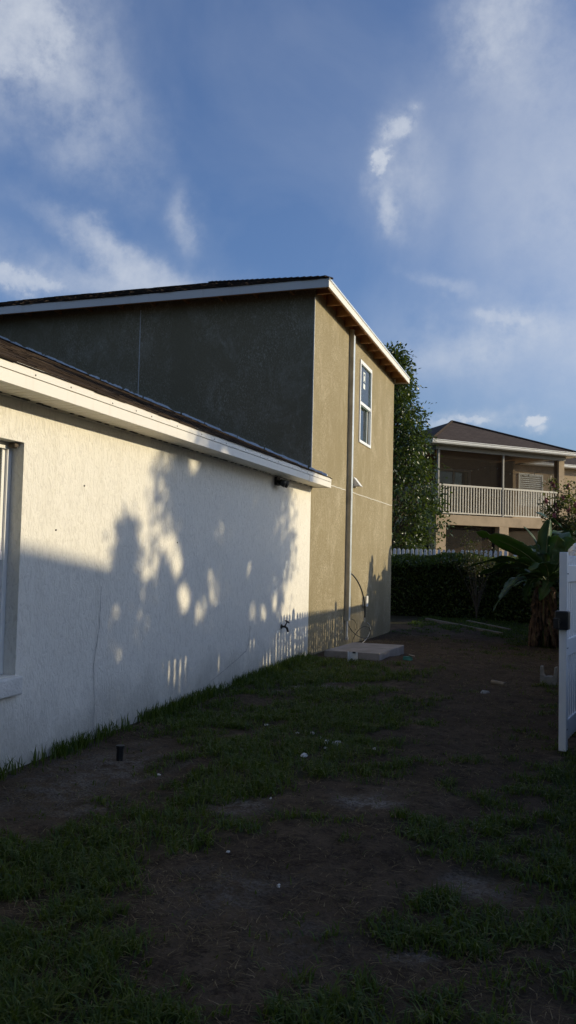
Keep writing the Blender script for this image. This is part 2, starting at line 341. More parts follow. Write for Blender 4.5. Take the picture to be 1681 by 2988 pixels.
def mk_banana():
    k = NT('banana_leaf').set(Roughness=.38)
    w = k.n('ShaderNodeTexWave'); w.inputs['Scale'].default_value = 9; w.inputs['Distortion'].default_value = 1.5; k.l(k.n('ShaderNodeUVMap').outputs[0], w.inputs['Vector'])
    c = k.mix(k.math('MULTIPLY', w.outputs['Fac'], .35), (.035, .085, .02), (.07, .13, .035)); c = k.mix(k.fr(k.noise(5, 5), .55, .8), c, (.10, .12, .035))
    k.color(c); k.bump(w.outputs['Fac'], .25, .01)
    tr = k.n('ShaderNodeBsdfTranslucent'); tr.inputs[0].default_value = (.14, .27, .03, 1); m = k.n('ShaderNodeMixShader'); m.inputs[0].default_value = .3
    k.l(k.b.outputs[0], m.inputs[1]); k.l(tr.outputs[0], m.inputs[2]); k.l(m.outputs[0], k.out.inputs['Surface']); return k.m
M['banana'] = mk_banana()
M['banana_stem'] = simple('banana_stem', (.10, .12, .04), .6, .35, 6)
M['dead_leaf'] = simple('dead_banana_leaf', (.11, .07, .047), .85, .6, 9, .6, 30)
def mk_ground():
    k = NT('soil').set(Roughness=.95); k.b.inputs['Specular IOR Level'].default_value = .15
    n1 = k.noise(1.4, 6, .65); n2 = k.noise(9, 7, .7); n3 = k.noise(60, 5, .7)
    soil = k.ramp(n1, ((.28, (.040, .028, .018)), (.5, (.074, .053, .035)), (.75, (.125, .093, .064))))
    soil = k.mix(k.math('MULTIPLY', k.fr(n2, .47, .6), .7), soil, (.022, .015, .010)); soil = k.mix(k.math('MULTIPLY', k.fr(k.noise(26, 6, .75), .54, .62), .6), soil, (.016, .012, .008)); soil = k.mix(k.math('MULTIPLY', k.fr(n3, .5, .75), .5), soil, (.17, .125, .085))
    sand = k.n('ShaderNodeAttribute'); sand.attribute_name = 'sand'
    soil = k.mix(k.math('MULTIPLY', sand.outputs['Fac'], k.math('MULTIPLY', k.fr(n2, .40, .56), k.fr(n3, .35, .55))), soil, (.26, .24, .215))
    gr = k.n('ShaderNodeAttribute'); gr.attribute_name = 'grass'
    soil = k.mix(k.math('MULTIPLY', gr.outputs['Fac'], .75), soil, (.022, .028, .010))
    k.color(soil); k.bump(k.math('ADD', n2, k.math('MULTIPLY', n3, .5)), 1.0, .035); return k.m
M['ground'] = mk_ground()

# ------------------------------------------------------------------ ground
GT = [(1.97,2.42,0.9),(2.18,2.5,0.9),(2.4,2.58,0.5),(2.61,2.66,0.12),(2.83,2.74,0.6),(3.05,2.82,0.8),(3.27,2.9,0.4),(3.49,2.99,0.4),(3.65,3.05,0.8),(1.67,2.84,0.9),(1.92,2.94,0.8),(2.17,3.04,0.3),(2.43,3.13,0.08),(2.68,3.23,0.3),(2.94,3.33,0.7),(3.2,3.43,0.45),(3.46,3.53,0.4),(3.65,3.6,0.8),(1.37,3.26,0.8),(1.66,3.37,0.7),(1.95,3.48,0.3),(2.24,3.6,0.08),(2.54,3.71,0.12),(2.84,3.83,0.4),(3.14,3.95,0.5),(3.44,4.07,0.45),(3.65,4.15,0.85),(1.12,3.61,0.8),(1.44,3.74,0.8),(1.76,3.87,0.6),(2.09,4.0,0.3),(2.41,4.13,0.08),(2.74,4.26,0.4),(3.08,4.39,0.6),(3.42,4.53,0.4),(3.66,4.62,0.85),(0.88,3.96,0.6),(1.23,4.1,0.9),(1.58,4.24,0.9),(1.93,4.39,0.6),(2.29,4.53,0.25),(2.66,4.68,0.35),(3.02,4.83,0.75),(3.4,4.98,0.4),(3.66,5.09,0.9),(0.62,4.32,0.1),(1.0,4.48,0.7),(1.38,4.63,0.95),(1.77,4.8,0.9),(2.16,4.96,0.15),(2.56,5.12,0.15),(2.96,5.29,0.85),(3.37,5.46,0.35),(3.66,5.58,0.9),(0.31,4.76,0.08),(0.73,4.93,0.15),(1.15,5.11,0.8),(1.57,5.29,0.95),(2.01,5.48,0.6),(2.45,5.66,0.5),(2.89,5.85,0.8),(3.35,6.04,0.3),(3.67,6.18,0.9),(-0.01,5.21,0.3),(0.44,5.41,0.08),(0.9,5.61,0.15),(1.37,5.81,0.9),(1.85,6.01,0.95),(2.33,6.22,0.5),(2.82,6.44,0.15),(3.32,6.65,0.2),(3.67,6.81,0.8),(0.03,6.09,0.4),(0.55,6.32,0.15),(1.07,6.56,0.85),(1.61,6.8,0.85),(2.15,7.04,0.85),(2.71,7.29,0.08),(3.27,7.54,0.08),(3.67,7.72,0.8),(0.09,7.26,0.8),(0.69,7.54,0.35),(1.3,7.82,0.85),(1.93,8.11,0.75),(2.57,8.41,0.5),(3.22,8.72,0.05),(3.68,8.93,0.7),(-0.43,8.31,0.9),(0.25,8.64,0.15),(0.95,8.99,0.95),(1.67,9.34,0.5),(2.4,9.69,0.2),(3.15,10.06,0.05),(3.69,10.32,0.5),(-0.34,10.14,0.8),(0.48,10.56,0.9),(1.32,11.0,0.7),(2.18,11.44,0.4),(3.07,11.9,0.08),(3.7,12.23,0.3),(0.77,13.57,0.2),(1.79,14.52,0.3),(2.86,16.22,0.3),(3.73,17.03,0.6),(-0.14,17.87,0.1),(1.24,18.86,0.35),(2.66,20.48,0.6),(3.76,21.28,0.7),(-0.85,21.22,0.6),(0.79,22.32,0.7),(2.48,24.34,0.6),(3.78,25.47,0.6)]
GT = np.array(GT)
def gz(x, y): return -.15*sst(12, 18.6, y)-.08*sst(12.5, 17, y)*sst(.8, 3.2, x)
def grass_mask(x, y):
    x = np.asarray(x, float); y = np.asarray(y, float); sh = x.shape; x = x.ravel(); y = y.ravel(); out = np.empty(len(x))
    for i in range(0, len(x), 4000):
        X = x[i:i+4000, None]; Y = y[i:i+4000, None]; s = (.16+.045*GT[None, :, 1])
        w = np.exp(-((X-GT[None, :, 0])**2+((Y-GT[None, :, 1])*.8)**2)/(2*s*s))+1e-9
        far = np.exp(-.5*((X-GT[None, :, 0])**2+(Y-GT[None, :, 1])**2))*1e-4
        out[i:i+4000] = ((w+far)*GT[None, :, 2]).sum(1)/(w+far).sum(1)
    m = out.reshape(sh); x = x.reshape(sh); y = y.reshape(sh)
    return np.clip(sst(.41, .72, m+(fbm(x, y, 1.7, 4, 3)-.5)*.7+(fbm(x, y, 5.5, 3, 63)-.5)*.6), 0, 1)
xs = np.concatenate([np.linspace(-300, -12, 14), np.linspace(-10, -.5, 10), np.arange(-.3, 4.6, .06), np.linspace(4.8, 12, 16), np.linspace(14, 60, 14), np.linspace(80, 300, 8)])
ys = np.concatenate([np.linspace(-250, -12, 12), np.linspace(-10, 1.6, 12), np.arange(1.8, 10, .06), np.arange(10, 27, .14), np.linspace(28, 60, 20), np.linspace(70, 700, 14)])
GX, GY = np.meshgrid(xs, ys, indexing='ij')
near = ((GX > -.4) & (GX < 4.7) & (GY > 1.5) & (GY < 27))
GM = np.where(near, grass_mask(GX, GY), .7)
lump = (fbm(GX, GY, 1.1, 3, 11)-.5)*.08+(fbm(GX, GY, 6, 3, 21)-.5)*.05*(1-.5*GM)
lump = np.where(near, lump*sst(-.02, .25, GX), 0)
GZ = gz(GX, GY)+lump
SAND = np.zeros_like(GX)
for (sx, sy, sr, sv) in ((1.72, 4.85, .26, .9), (2.49, 5.25, .26, 1), (3.23, 4.12, .17, 1), (3.08, 3.35, .13, 1), (.77, 9.44, .5, .9), (.6, 4.9, .55, .6), (.5, 5.5, .45, .6), (.9, 4.4, .3, .5), (2.2, 3.6, .3, .4), (2.6, 3.3, .25, .25)):
    SAND = np.maximum(SAND, sv*np.clip(1.25-np.hypot(GX-sx, GY-sy)/sr+(fbm(GX, GY, 5, 3, 5)-.5)*1.6, 0, 1))
nx, ny = GX.shape; idx = np.arange(nx*ny).reshape(nx, ny)
gf = np.stack([idx[:-1, :-1], idx[1:, :-1], idx[1:, 1:], idx[:-1, 1:]], -1).reshape(-1, 4)
gme = npmesh('ground', np.stack([GX, GY, GZ], -1).reshape(-1, 3), gf, 4)
for nm, arr in (('grass', GM), ('sand', SAND)):
    at = gme.attributes.new(nm, 'FLOAT', 'POINT'); at.data.foreach_set('value', arr.astype(np.float32).ravel())
gme.polygons.foreach_set('use_smooth', [True]*len(gme.polygons))
ground = link('ground', gme, M['ground']); ground['kind'] = 'structure'
def gheight(x, y):
    """height of the sheet at points (nearest grid node)"""
    i = np.clip(np.searchsorted(xs, x), 1, nx-1); j = np.clip(np.searchsorted(ys, y), 1, ny-1)
    i = np.where(np.abs(xs[i]-x) < np.abs(xs[i-1]-x), i, i-1); j = np.where(np.abs(ys[j]-y) < np.abs(ys[j-1]-y), j, j-1)
    return GZ[i, j]
def gh(x, y): return float(gheight(np.array([x]), np.array([y]))[0])

def blades(name, px, py, h, w, lean, mat, label, cat, flat=0.0, seed=3):
    g = np.random.default_rng(seed); n = len(px); a = g.uniform(0, 2*np.pi, n); ln = lean*g.uniform(.3, 1.4, n)
    z = gheight(px, py)-.004+.010*(flat > 0); b = np.stack([px, py, z], 1); dirv = np.stack([np.cos(a), np.sin(a), np.zeros(n)], 1)
    sa = a+np.pi/2+g.normal(0, .5, n); sv = np.stack([np.cos(sa), np.sin(sa), np.zeros(n)], 1)*(w*.5)[:, None]
    upv = np.array([0, 0, 1.0])
    m1 = b+dirv*(h*ln*.35)[:, None]+upv*(h*.55*(1-flat))[:, None]; tip = b+dirv*(h*(ln+flat))[:, None]+upv*(h*np.clip(1-.45*ln, .15, 1)*(1-flat)+.004)[:, None]
    V = np.stack([b-sv, b+sv, m1+sv*.8, m1-sv*.8, tip], 1).reshape(-1, 3); k = np.arange(n)[:, None]*5
    F = np.concatenate([k+[0, 1, 2], k+[0, 2, 3], k+[3, 2, 4]], 0)
    ob = link(name, npmesh(name, V, F, 3), mat); ob['kind'] = 'stuff'; ob['label'] = label; ob['category'] = cat; return ob
def inview(px, py): return (px > .01) & (px < 3.66+.035*(py)) & (py > 1.9) & (px > 3.5-.86*py)
N = 900000
py = 1.9+(24.0-1.9)*rng.random(N)**1.9; px = rng.uniform(0, 4.5, N)
dens = np.minimum(1, 1.0/(.35+.06*py))
keep = inview(px, py) & (rng.random(N) < dens*.55); px = px[keep]; py = py[keep]
mk = grass_mask(px, py); tuft = fbm(px, py, 9, 2, 41)
keep = rng.random(len(px)) < np.clip(mk*1.1-.06, .008, 1)*np.clip((tuft-.25)*2.4, .1, 1)
px = px[keep]; py = py[keep]; mk = mk[keep]
onpad = (px > .12) & (px < 1.25) & (py > 11.95) & (py < 14.1); px = px[~onpad]; py = py[~onpad]; mk = mk[~onpad]
h = rng.uniform(.03, .095, len(px))*(.6+.5*mk); w = rng.uniform(.004, .0085, len(px))*(1+.05*py)
blades('grass', px, py, h, w, .95, M['grass'], 'patchy dark green lawn grass over bare soil', 'grass')
# taller tufts along the foot of the wall
n = 5200; py = 3.0+9.2*rng.random(n)**1.1; px = np.abs(rng.normal(.035, .045, n))+.012
cl = fbm(py, py*0, 2.3, 3, 55); keep = rng.random(n) < np.clip((cl-.3)*3.2, .08, 1); px = px[keep]; py = py[keep]
blades('edge_grass', px, py, rng.uniform(.06, .17, len(px)), rng.uniform(.006, .011, len(px)), .45, M['grass'], 'taller grass tufts along the foot of the white wall', 'grass', seed=4)
# dry straw lying on the soil
n = 90000; py = 1.9+16*rng.random(n)**1.8; px = rng.uniform(0, 4.4, n); keep = inview(px, py); px = px[keep]; py = py[keep]
keep = rng.random(len(px)) < .35+.5*(fbm(px, py, 2.2, 3, 77) > .5); px = px[keep]; py = py[keep]
onpad = (px > .12) & (px < 1.25) & (py > 11.95) & (py < 14.1); px = px[~onpad]; py = py[~onpad]
blades('straw_litter', px, py, rng.uniform(.02, .075, len(px)), rng.uniform(.002, .005, len(px))*(1+.05*py), .3, M['straw'], 'dry straw and clippings scattered on the soil', 'straw', flat=.85, seed=5)

# ------------------------------------------------------------------ white single-storey house
Y0, YC, YE, SOF = -4.0, 12.1, 12.17, 2.615
house1 = thing('single_storey_house', 'white stucco single-storey house with cream eave running along the left', 'house', (0, 5, 0))
WY0, WY1, WZ0, WZ1 = 3.45, 4.925, .66, 2.31
b = MB(); b.box(-.2, 0, Y0, WY0, -.3, SOF); b.box(-.2, 0, WY1, YC, -.3, SOF); b.box(-.2, 0, WY0, WY1, -.3, WZ0); b.box(-.2, 0, WY0, WY1, WZ1, SOF)
b.box(-7, -.2, Y0, Y0+.2, -.3, SOF)
wall1 = b.build('wall', M['white_stucco'], house1)
win = MB().box(-.16, -.10, WY1-.05, WY1-.002, WZ0+.002, WZ1-.002).box(-.16, -.10, WY0+.002, WY0+.05, WZ0+.002, WZ1-.002).box(-.16, -.10, WY0+.05, WY1-.05, WZ1-.05, WZ1-.002).box(-.16, -.10, WY0+.05, WY1-.05, WZ0+.002, WZ0+.05).build('window', M['white_paint'], house1, bevel=.003)
zm = 1.50
MB().box(-.15, -.112, WY0+.05, WY1-.05, zm-.03, zm+.03).build('meeting_rail', M['white_paint'], win)
for ya in (WY1-.085, WY0+.052): MB().box(-.142, -.118, ya, ya+.033, zm+.03, WZ1-.05).build('sash_stile', M['white_paint'], win)
for ya in (WY1-.09, WY0+.052): MB().box(-.155, -.128, ya, ya+.038, WZ0+.05, zm-.03).build('sash_stile', M['white_paint'], win)
MB().box(-.133, -.129, WY0+.085, WY1-.085, zm+.03, WZ1-.05).build('pane', M['glass_near'], win)
MB().box(-.146, -.142, WY0+.09, WY1-.09, WZ0+.05, zm-.03).build('pane', M['glass_near'], win)
cb = MB(); nf = 60
for i in range(nf):
    ya = WY0+(WY1-WY0)*i/nf; yb = WY0+(WY1-WY0)*(i+1)/nf
    cb.quad((-.20+.02*math.sin(i*1.1), ya, .5), (-.20+.02*math.sin((i+1)*1.1), yb, .5), (-.20+.02*math.sin((i+1)*1.1), yb, 2.5), (-.20+.02*math.sin(i*1.1), ya, 2.5))
cb.build('curtain', M['curtain'], win, smooth=True)
sb = MB().box(-.13, .045, WY0-.06, WY1+.035, WZ0-.135, WZ0-.004).build('sill', M['sill_stucco'], house1, bevel=.012)
MB().box(-.095, -.035, WY1-.06, WY1-.004, WZ1-.04, WZ1-.004).build('wasp_nest', M['bark'], house1, bevel=.015)
# eave
MB().box(.28, .300, Y0-.4, 11.0, 2.606, 2.688).build('fascia_board', M['fascia'], house1)
MB().box(.28, .303, 11.006, YE, 2.602, 2.686).build('fascia_board', M['fascia'], house1)
MB().box(.278, .306, Y0-.4, YE, 2.693, 2.756).build('fascia_trim', M['fascia'], house1)
MB().box(.27, .281, Y0-.4, YE-.004, 2.61, 2.75).build('sub_fascia', M['dark_gap'], house1)  # coloured near black so the slit between the strips reads as shade
nail = MB().tube([(.305, 0, 0), (.3085, 0, 0)], .006, 8).mesh('nail'); nail.materials.append(M['dark_metal'])
yy = 4.6
for i in range(16):
    inst('nail', nail, house1, (0, yy-5, 2.712+.004*math.sin(i*2.3))); yy += .42+.16*math.sin(i*1.7)
# vented soffit panels
sp = MB()
prof = [(0, 0), (.004, .010), (.012, .010), (.016, 0), (.1, 0), (.104, .008), (.110, .008), (.114, 0), (.2, 0), (.204, .008), (.210, .008), (.214, 0), (.298, 0)]
for (a, za), (bb, zb) in zip(prof[:-1], prof[1:]):
    sp.quad((.004, a, za), (.278, a, za), (.278, bb, zb), (.004, bb, zb))
spm = sp.mesh('soffit_panel'); spm.materials.append(M['soffit'])
ny_ = int((YE-Y0)/.3)
for i in range(ny_): inst('soffit_panel', spm, house1, (0, YE-.006-.3*(i+1)-5, SOF+.001))
jb = MB(); y = Y0
jb.box(.002, .018, Y0, YC-.01, SOF-.012, SOF-.001); jb.build('soffit_channel', M['fascia'], house1)
db = MB()
for i in range(60):
    y = 4.2+i*.135+random.uniform(-.06, .06); l = random.uniform(.02, .11); db.box(.018, .022+random.uniform(.004, .02), y, y+l, SOF-.006, SOF-.0005)
dbo = db.build('debris', M['dark_metal'], house1); dbo['kind'] = 'stuff'
MB().box(.02, .3, YE, YE+.012, 2.606, 2.75).build('eave_end_cap', M['fascia'], house1)
# roof 5:12 : deck and shingle tabs
PM = .416
def rz1(x): return 2.752+PM*(.30-x)
b = MB(); b.hexa([(.302, Y0-.4, rz1(.302)-.05), (.302, YC-.004, rz1(.302)-.05), (-7, YC-.004, rz1(-7)-.05), (-7, Y0-.4, rz1(-7)-.05)][::-1], [(.302, Y0-.4, rz1(.302)), (.302, YC-.004, rz1(.302)), (-7, YC-.004, rz1(-7)), (-7, Y0-.4, rz1(-7))][::-1])
b.hexa([(-14, Y0-.4, 2.7), (-7.001, Y0-.4, rz1(-7)-.05), (-7.001, YC-.004, rz1(-7)-.05), (-14, YC-.004, 2.7)], [(-14, Y0-.4, 2.75), (-7.001, Y0-.4, rz1(-7)), (-7.001, YC-.004, rz1(-7)), (-14, YC-.004, 2.75)])
b.box(-13.7, -13.5, Y0, YC, -.3, 2.7)
b.box(.02, .318, YC-.003, YE+.012, rz1(.318)-.004, rz1(.318)+.006)
roof1 = b.build('roof', M['shingle'], house1)
def shingles(mb, org, along, upd, nrm, w, L, expo=.142, tab=(.14, .34), clip=None, th=(.005, .013)):
    """rows of overlapping tabs with uneven butt thickness on a roof slope"""
    org, along, upd, nrm = map(Vector, (org, along, upd, nrm)); r = random.Random(5)
    for c in range(int(L/expo)):
        u = c*expo; s = -r.random()*.2
        while s < w:
            t = r.uniform(*tab); t0 = max(0, s); t1 = min(w, s+t); s += t
            if t1-t0 < .02: continue
            if clip and not clip((t0+t1)/2, u): continue
            hgt = r.uniform(*th); o = org+upd*(u+r.uniform(-.006, .006)); a = o+along*(t0+.001); bq = o+along*(t1-.001); up2 = upd*(expo+.02)
            mb.hexa([a, bq, bq+up2, a+up2], [a+nrm*hgt, bq+nrm*hgt, bq+up2+nrm*.003, a+up2+nrm*.003])
cs = 1/math.sqrt(1+PM*PM); sn = PM*cs
b = MB(); shingles(b, (.318, Y0-.4, rz1(.318)), (0, 1, 0), (-cs, 0, sn), (sn, 0, cs), YC-.006-(Y0-.4), 7.9)
sh = b.build('shingles', M['shingle'], roof1); sh['kind'] = 'stuff'
# step flashing up the junction with the taller wall
x = .26; i = 0
while x > -6.6:
    L = random.uniform(.28, .75); x1 = x-L; b = MB(); n = 9; lo = []; hi = []
    for k in range(n+1):
        xx = x+(x1-x)*k/n; zb = rz1(xx)+.004; hh = .036+random.uniform(-.008, .008)-(0.022 if random.random() < .1 else 0)
        lo.append((xx, zb)); hi.append((xx, zb+max(.008, hh)))
    for k in range(n):
        a, c_, d, e = lo[k], lo[k+1], hi[k+1], hi[k]
        b.hexa([(a[0], YC-.030, a[1]), (a[0], YC-.004, a[1]), (c_[0], YC-.004, c_[1]), (c_[0], YC-.030, c_[1])], [(e[0], YC-.018, e[1]), (e[0], YC-.004, e[1]), (d[0], YC-.004, d[1]), (d[0], YC-.018, d[1])])
    b.build('flashing', M['flashing'], house1); x = x1-random.uniform(.0, .04); i += 1
# hairline cracks in the stucco
def crack(pts, w):
    b = MB(); pts2 = []
    for (y0, z0), (y1, z1) in zip(pts[:-1], pts[1:]):
        for k in range(7): t = k/7; pts2.append((y0+(y1-y0)*t+random.uniform(-.006, .006), z0+(z1-z0)*t+random.uniform(-.004, .004)))
    pts2.append(pts[-1])
    for (a, c_) in zip(pts2[:-1], pts2[1:]):
        dv = Vector((c_[0]-a[0], c_[1]-a[1])).normalized(); o = Vector((-dv.y, dv.x))*w*random.uniform(.3, .7)
        b.quad((.0025, a[0]-o.x, a[1]-o.y), (.0025, c_[0]-o.x, c_[1]-o.y), (.0025, c_[0]+o.x, c_[1]+o.y), (.0025, a[0]+o.x, a[1]+o.y))
    return b.build('crack', M['crack'], house1)
M['crack'] = simple('crack', (.40, .385, .355), .95, .3, 20)
crack([(6.03, 1.25), (6.02, .9), (5.95, .62), (5.99, .3), (5.97, .02)], .008)
crack([(9.57, .66), (9.55, .45), (9.45, .36), (9.05, .27), (8.7, .2), (8.4, .14)], .010)
for (y, z) in ((5.72, 2.07), (5.35, 1.70), (7.45, 1.65)):
    MB().tube([(.0, y, z), (.006, y, z)], .007, 8).build('nail_hole', M['dark_metal'], house1)

# ------------------------------------------------------------------ tall two-storey house
YF = 18.68; TOP = 5.74; OH = .30; EB = 5.655; ET = 5.79; TM = .39; YN = YC-.28; YX = YF+.34
house2 = thing('two_storey_house', 'tall unpainted tan stucco two-storey block with open rafter eaves', 'house', (0, 15, 0))
VY0, VY1, VZ0, VZ1 = 15.2, 16.22, 3.75, 5.36
b = MB(); b.box(-.2, 0, YC, VY0, -.6, TOP); b.box(-.2, 0, VY1, YF, -.6, TOP); b.box(-.2, 0, VY0, VY1, -.6, VZ0); b.box(-.2, 0, VY0, VY1, VZ1, TOP)
b.box(-9.8, -.2, YF-.2, YF, -.6, TOP); b.box(-10, -9.8, YC, YF, -.6, TOP)
b.build('side_wall', M['tan_stucco'], house2)
MB().box(-9.8, -.2, YC, YC+.2, 2.2, TOP).build('front_wall', M['tan_stucco'], house2)
MB().box(-.012, .004, YC-.006, YC+.010, 2.80, 5.6).build('corner_bead', M['bead'], house2)
MB().box(-3.07, -3.055, YC-.004, YC+.001, 3.2, 5.62).build('control_joint', M['bead'], house2)
for ya, yb in ((YE+.02, 14.34), (14.46, YF-.005)):
    jb = MB(); y = ya; prev = None; k = 0
    while y < yb:
        z = 2.742+random.uniform(-.005, .005); row = [(-.001, y, z-.008), (.006+random.uniform(-.002, .003), y, z-.006), (.006, y, z+.006), (-.001, y, z+.008)]
        jb.add(row, []); k += 1
        if k > 1: jb.f += [((k-2)*4+q, (k-1)*4+q, (k-1)*4+q+1, (k-2)*4+q+1) for q in range(3)]
        y += .09
    jb.build('horizontal_joint', M['bead'], house2)
# window with stickers left on the glass
w2 = MB().box(-.03, .022, VY0, VY0+.055, VZ0, VZ1).box(-.03, .022, VY1-.055, VY1, VZ0, VZ1).box(-.03, .022, VY0+.055, VY1-.055, VZ1-.075, VZ1).box(-.03, .022, VY0+.055, VY1-.055, VZ0, VZ0+.055).build('window', M['vinyl'], house2, bevel=.004)
zc = 4.53
MB().box(-.04, .012, VY0+.056, VY1-.056, zc-.03, zc+.03).build('meeting_rail', M['vinyl'], w2, bevel=.003)
for ya in (VY1-.115, VY0+.057): MB().box(-.075, -.045, ya, ya+.04, VZ0+.056, zc-.03).build('sash_stile', M['vinyl'], w2)
MB().box(-.075, -.045, VY0+.098, VY1-.116, VZ0+.056, VZ0+.095).build('sash_rail', M['vinyl'], w2)
MB().box(-.012, -.008, VY0+.056, VY1-.056, zc+.03, VZ1-.076).build('pane', M['glass'], w2)
MB().box(-.062, -.058, VY0+.098, VY1-.116, VZ0+.096, zc-.03).build('pane', M['glass'], w2)
for (ya, yb, za, zb) in ((.09, .15, 5.05, 5.2), (.09, .15, 4.86, 5.0), (.09, .15, 4.72, 4.83), (.09, .13, 4.6, 4.69), (.36, .52, 5.16, 5.19), (.36, .39, 4.99, 5.16), (.49, .52, 4.99, 5.16), (.41, .47, 5.02, 5.12), (.36, .52, 4.86, 4.96)):
    MB().box(-.0078, -.0068, VY0+ya, VY0+yb, za, zb).build('sticker', M['sticker'], w2)
MB().box(-.165, -.16, VY0-.1, VY1+.1, VZ0-.05, VZ1+.05).build('blind', M['blind'], w2)  # pale sheet added behind the glass to counter its blue reflection
rb = MB().box(-2.4, -2.35, 14, 17.5, 3, 5.6).box(-2.35, -.21, 14, 14.05, 3, 5.6).box(-2.35, -.21, 17.45, 17.5, 3, 5.6).box(-2.35, -.21, 14.05, 17.45, 3, 3.05).box(-2.35, -.21, 14.05, 17.45, 5.55, 5.6); rb.build('room_lining', M['room'], house2)
# roof: hipped deck, bare sheathing under the eaves, rafter tails
kx = (YX-YN)/2; xl = -10.3
A_, B_, C_, D_ = (OH, YN), (OH, YX), (xl, YX), (xl, YN); zr = ET+TM*kx
P1 = (OH-kx, YN+kx, zr); P2 = (xl+kx, YN+kx, zr)
def deck(dz):
    a, bq, c_, d = [(p[0], p[1], ET+dz) for p in (A_, B_, C_, D_)]; p, q = (P1[0], P1[1], zr+dz), (P2[0], P2[1], zr+dz)
    return [a, bq, c_, d, p, q]
b = MB(); v = deck(0); b.add(v, [(0, 1, 4), (1, 2, 5, 4), (2, 3, 5), (3, 0, 4, 5)]); roof2 = b.build('roof', M['shingle'], house2)
b = MB(); v = deck(-.018); b.add(v, [(4, 1, 0), (4, 5, 2, 1), (5, 3, 2), (5, 4, 0, 3)]); b.build('sheathing', M['osb'], roof2)
MB().box(OH-.02, OH, YN, YX, EB, ET-.002).build('fascia_board', M['fascia'], roof2)
MB().box(OH-.038, OH-.0215, YN+.04, YX-.04, EB-.008, ET-.03).build('sub_fascia', M['wood'], roof2)
MB().box(xl, OH-.021, YN, YN+.02, EB, ET-.002).build('fascia_board', M['fascia'], roof2)
MB().box(xl, OH-.04, YN+.0215, YN+.038, EB-.008, ET-.03).build('sub_fascia', M['wood'], roof2)
MB().box(xl, OH-.021, YX-.02, YX, EB, ET-.002).build('fascia_board', M['fascia'], roof2)
MB().box(OH+.0005, OH+.014, YN-.01, YX+.01, ET-.022, ET+.004).build('drip_edge', M['galv'], roof2)
raf = MB().hexa([(.005, -.019, EB+.005), (.26, -.019, EB+.005), (.26, .019, EB+.005), (.005, .019, EB+.005)], [(.005, -.019, ET+TM*.295-.02), (.26, -.019, ET+TM*.04-.021), (.26, .019, ET+TM*.04-.021), (.005, .019, ET+TM*.295-.02)]).mesh('rafter_tail'); raf.materials.append(M['wood'])
y = YN+.34
while y < YX-.1: inst('rafter_tail', raf, roof2, (0, y-15, 0)); y += .61
raf2 = MB().hexa([(-.019, YN+.04, EB+.005), (.019, YN+.04, EB+.005), (.019, YC-.004, EB+.005), (-.019, YC-.004, EB+.005)], [(-.019, YN+.04, ET-.005), (.019, YN+.04, ET-.005), (.019, YC-.004, ET+.085), (-.019, YC-.004, ET+.085)]).mesh('rafter_tail'); raf2.materials.append(M['wood'])
x = -.35
while x > -9.8: inst('rafter_tail', raf2, roof2, (x, -15, 0)); x -= .61
MB().box(-.2, .004, YC+.004, YF, TOP+.001, ET+.09).build('top_plate', M['wood'], roof2)
MB().box(-9.8, -.201, YC+.004, YC+.2, TOP+.001, ET+.09).build('top_plate', M['wood'], roof2)
ct = 1/math.sqrt(1+TM*TM); st_ = TM*ct
b = MB(); Wf = OH-xl
shingles(b, (OH, YN-.016, ET), (-1, 0, 0), (0, ct, st_), (0, -st_, ct), Wf, kx/ct, clip=lambda s, u: u*ct-.05 < s < Wf-u*ct+.05, th=(.006, .016))
for i in range(int(kx/.16)):                      # caps over the hip
    t = i*.16; p = Vector((OH-t, YN+t, ET+TM*t+.012)); q = Vector((OH-t-.19, YN+t+.19, ET+TM*(t+.19)+.008)); s_ = Vector((.055, .055, -.008))
    b.hexa([p-s_-Vector((0, 0, .012)), p+s_-Vector((0, 0, .012)), q+s_-Vector((0, 0, .012)), q-s_-Vector((0, 0, .012))], [p-s_*.9+Vector((0, 0, .012)), p+s_*.9+Vector((0, 0, .012)), q+s_*.9, q-s_*.9])
s2 = b.build('shingles', M['shingle'], roof2); s2['kind'] = 'stuff'

# ------------------------------------------------------------------ fittings on the walls
t = thing('cable_duct', 'tall square duct up the tan wall, weathered side and bright metal edge', 'duct', (0, 14.4, .4))
MB().box(.002, .078, 14.35, 14.44, .40, 5.70).build('duct_body', M['duct_side'], t)
MB().box(.0785, .088, 14.345, 14.455, .40, 5.60).build('metal_edge', M['galv'], t)
MB().tube([(.045, 14.38, .40), (.045, 14.38, .11)], .019, 10).build('pvc_pipe', M['pvc'], t)
MB().box(.02, .07, 14.36, 14.40, .06, .10).build('pipe_end', M['pvc'], t)
t = thing('flexible_conduit', 'black flexible conduit hanging out from the duct with loose looped cables', 'cable', (.05, 14.5, .4))
def bez(p0, p1, p2, p3, n=14):
    p0, p1, p2, p3 = map(Vector, (p0, p1, p2, p3)); return [p0*(1-u)**3+p1*3*u*(1-u)**2+p2*3*u*u*(1-u)+p3*u**3 for u in [i/n for i in range(n+1)]]
MB().tube(bez((.04, 14.45, 1.27), (.14, 14.7, 1.2), (.26, 15.0, .85), (.22, 15.05, .42)), .013, 8).build('conduit', M['black'], t, smooth=True)
MB().tube(bez((.22, 15.05, .42), (.22, 15.05, .38), (.22, 15.05, .36), (.22, 15.05, .33), 4), .005, 6).build('cable_end', M['pvc'], t)
MB().tube(bez((.05, 14.38, .40), (.08, 14.4, .2), (.22, 14.8, .0), (.32, 15.0, .06))+bez((.32, 15.0, .06), (.36, 15.1, .2), (.3, 15.0, .34), (.18, 14.8, .22))+bez((.18, 14.8, .22), (.1, 14.65, .1), (.1, 14.55, 0), (.12, 14.5, -.05)), .006, 6).build('cable', M['dark_metal'], t, smooth=True)
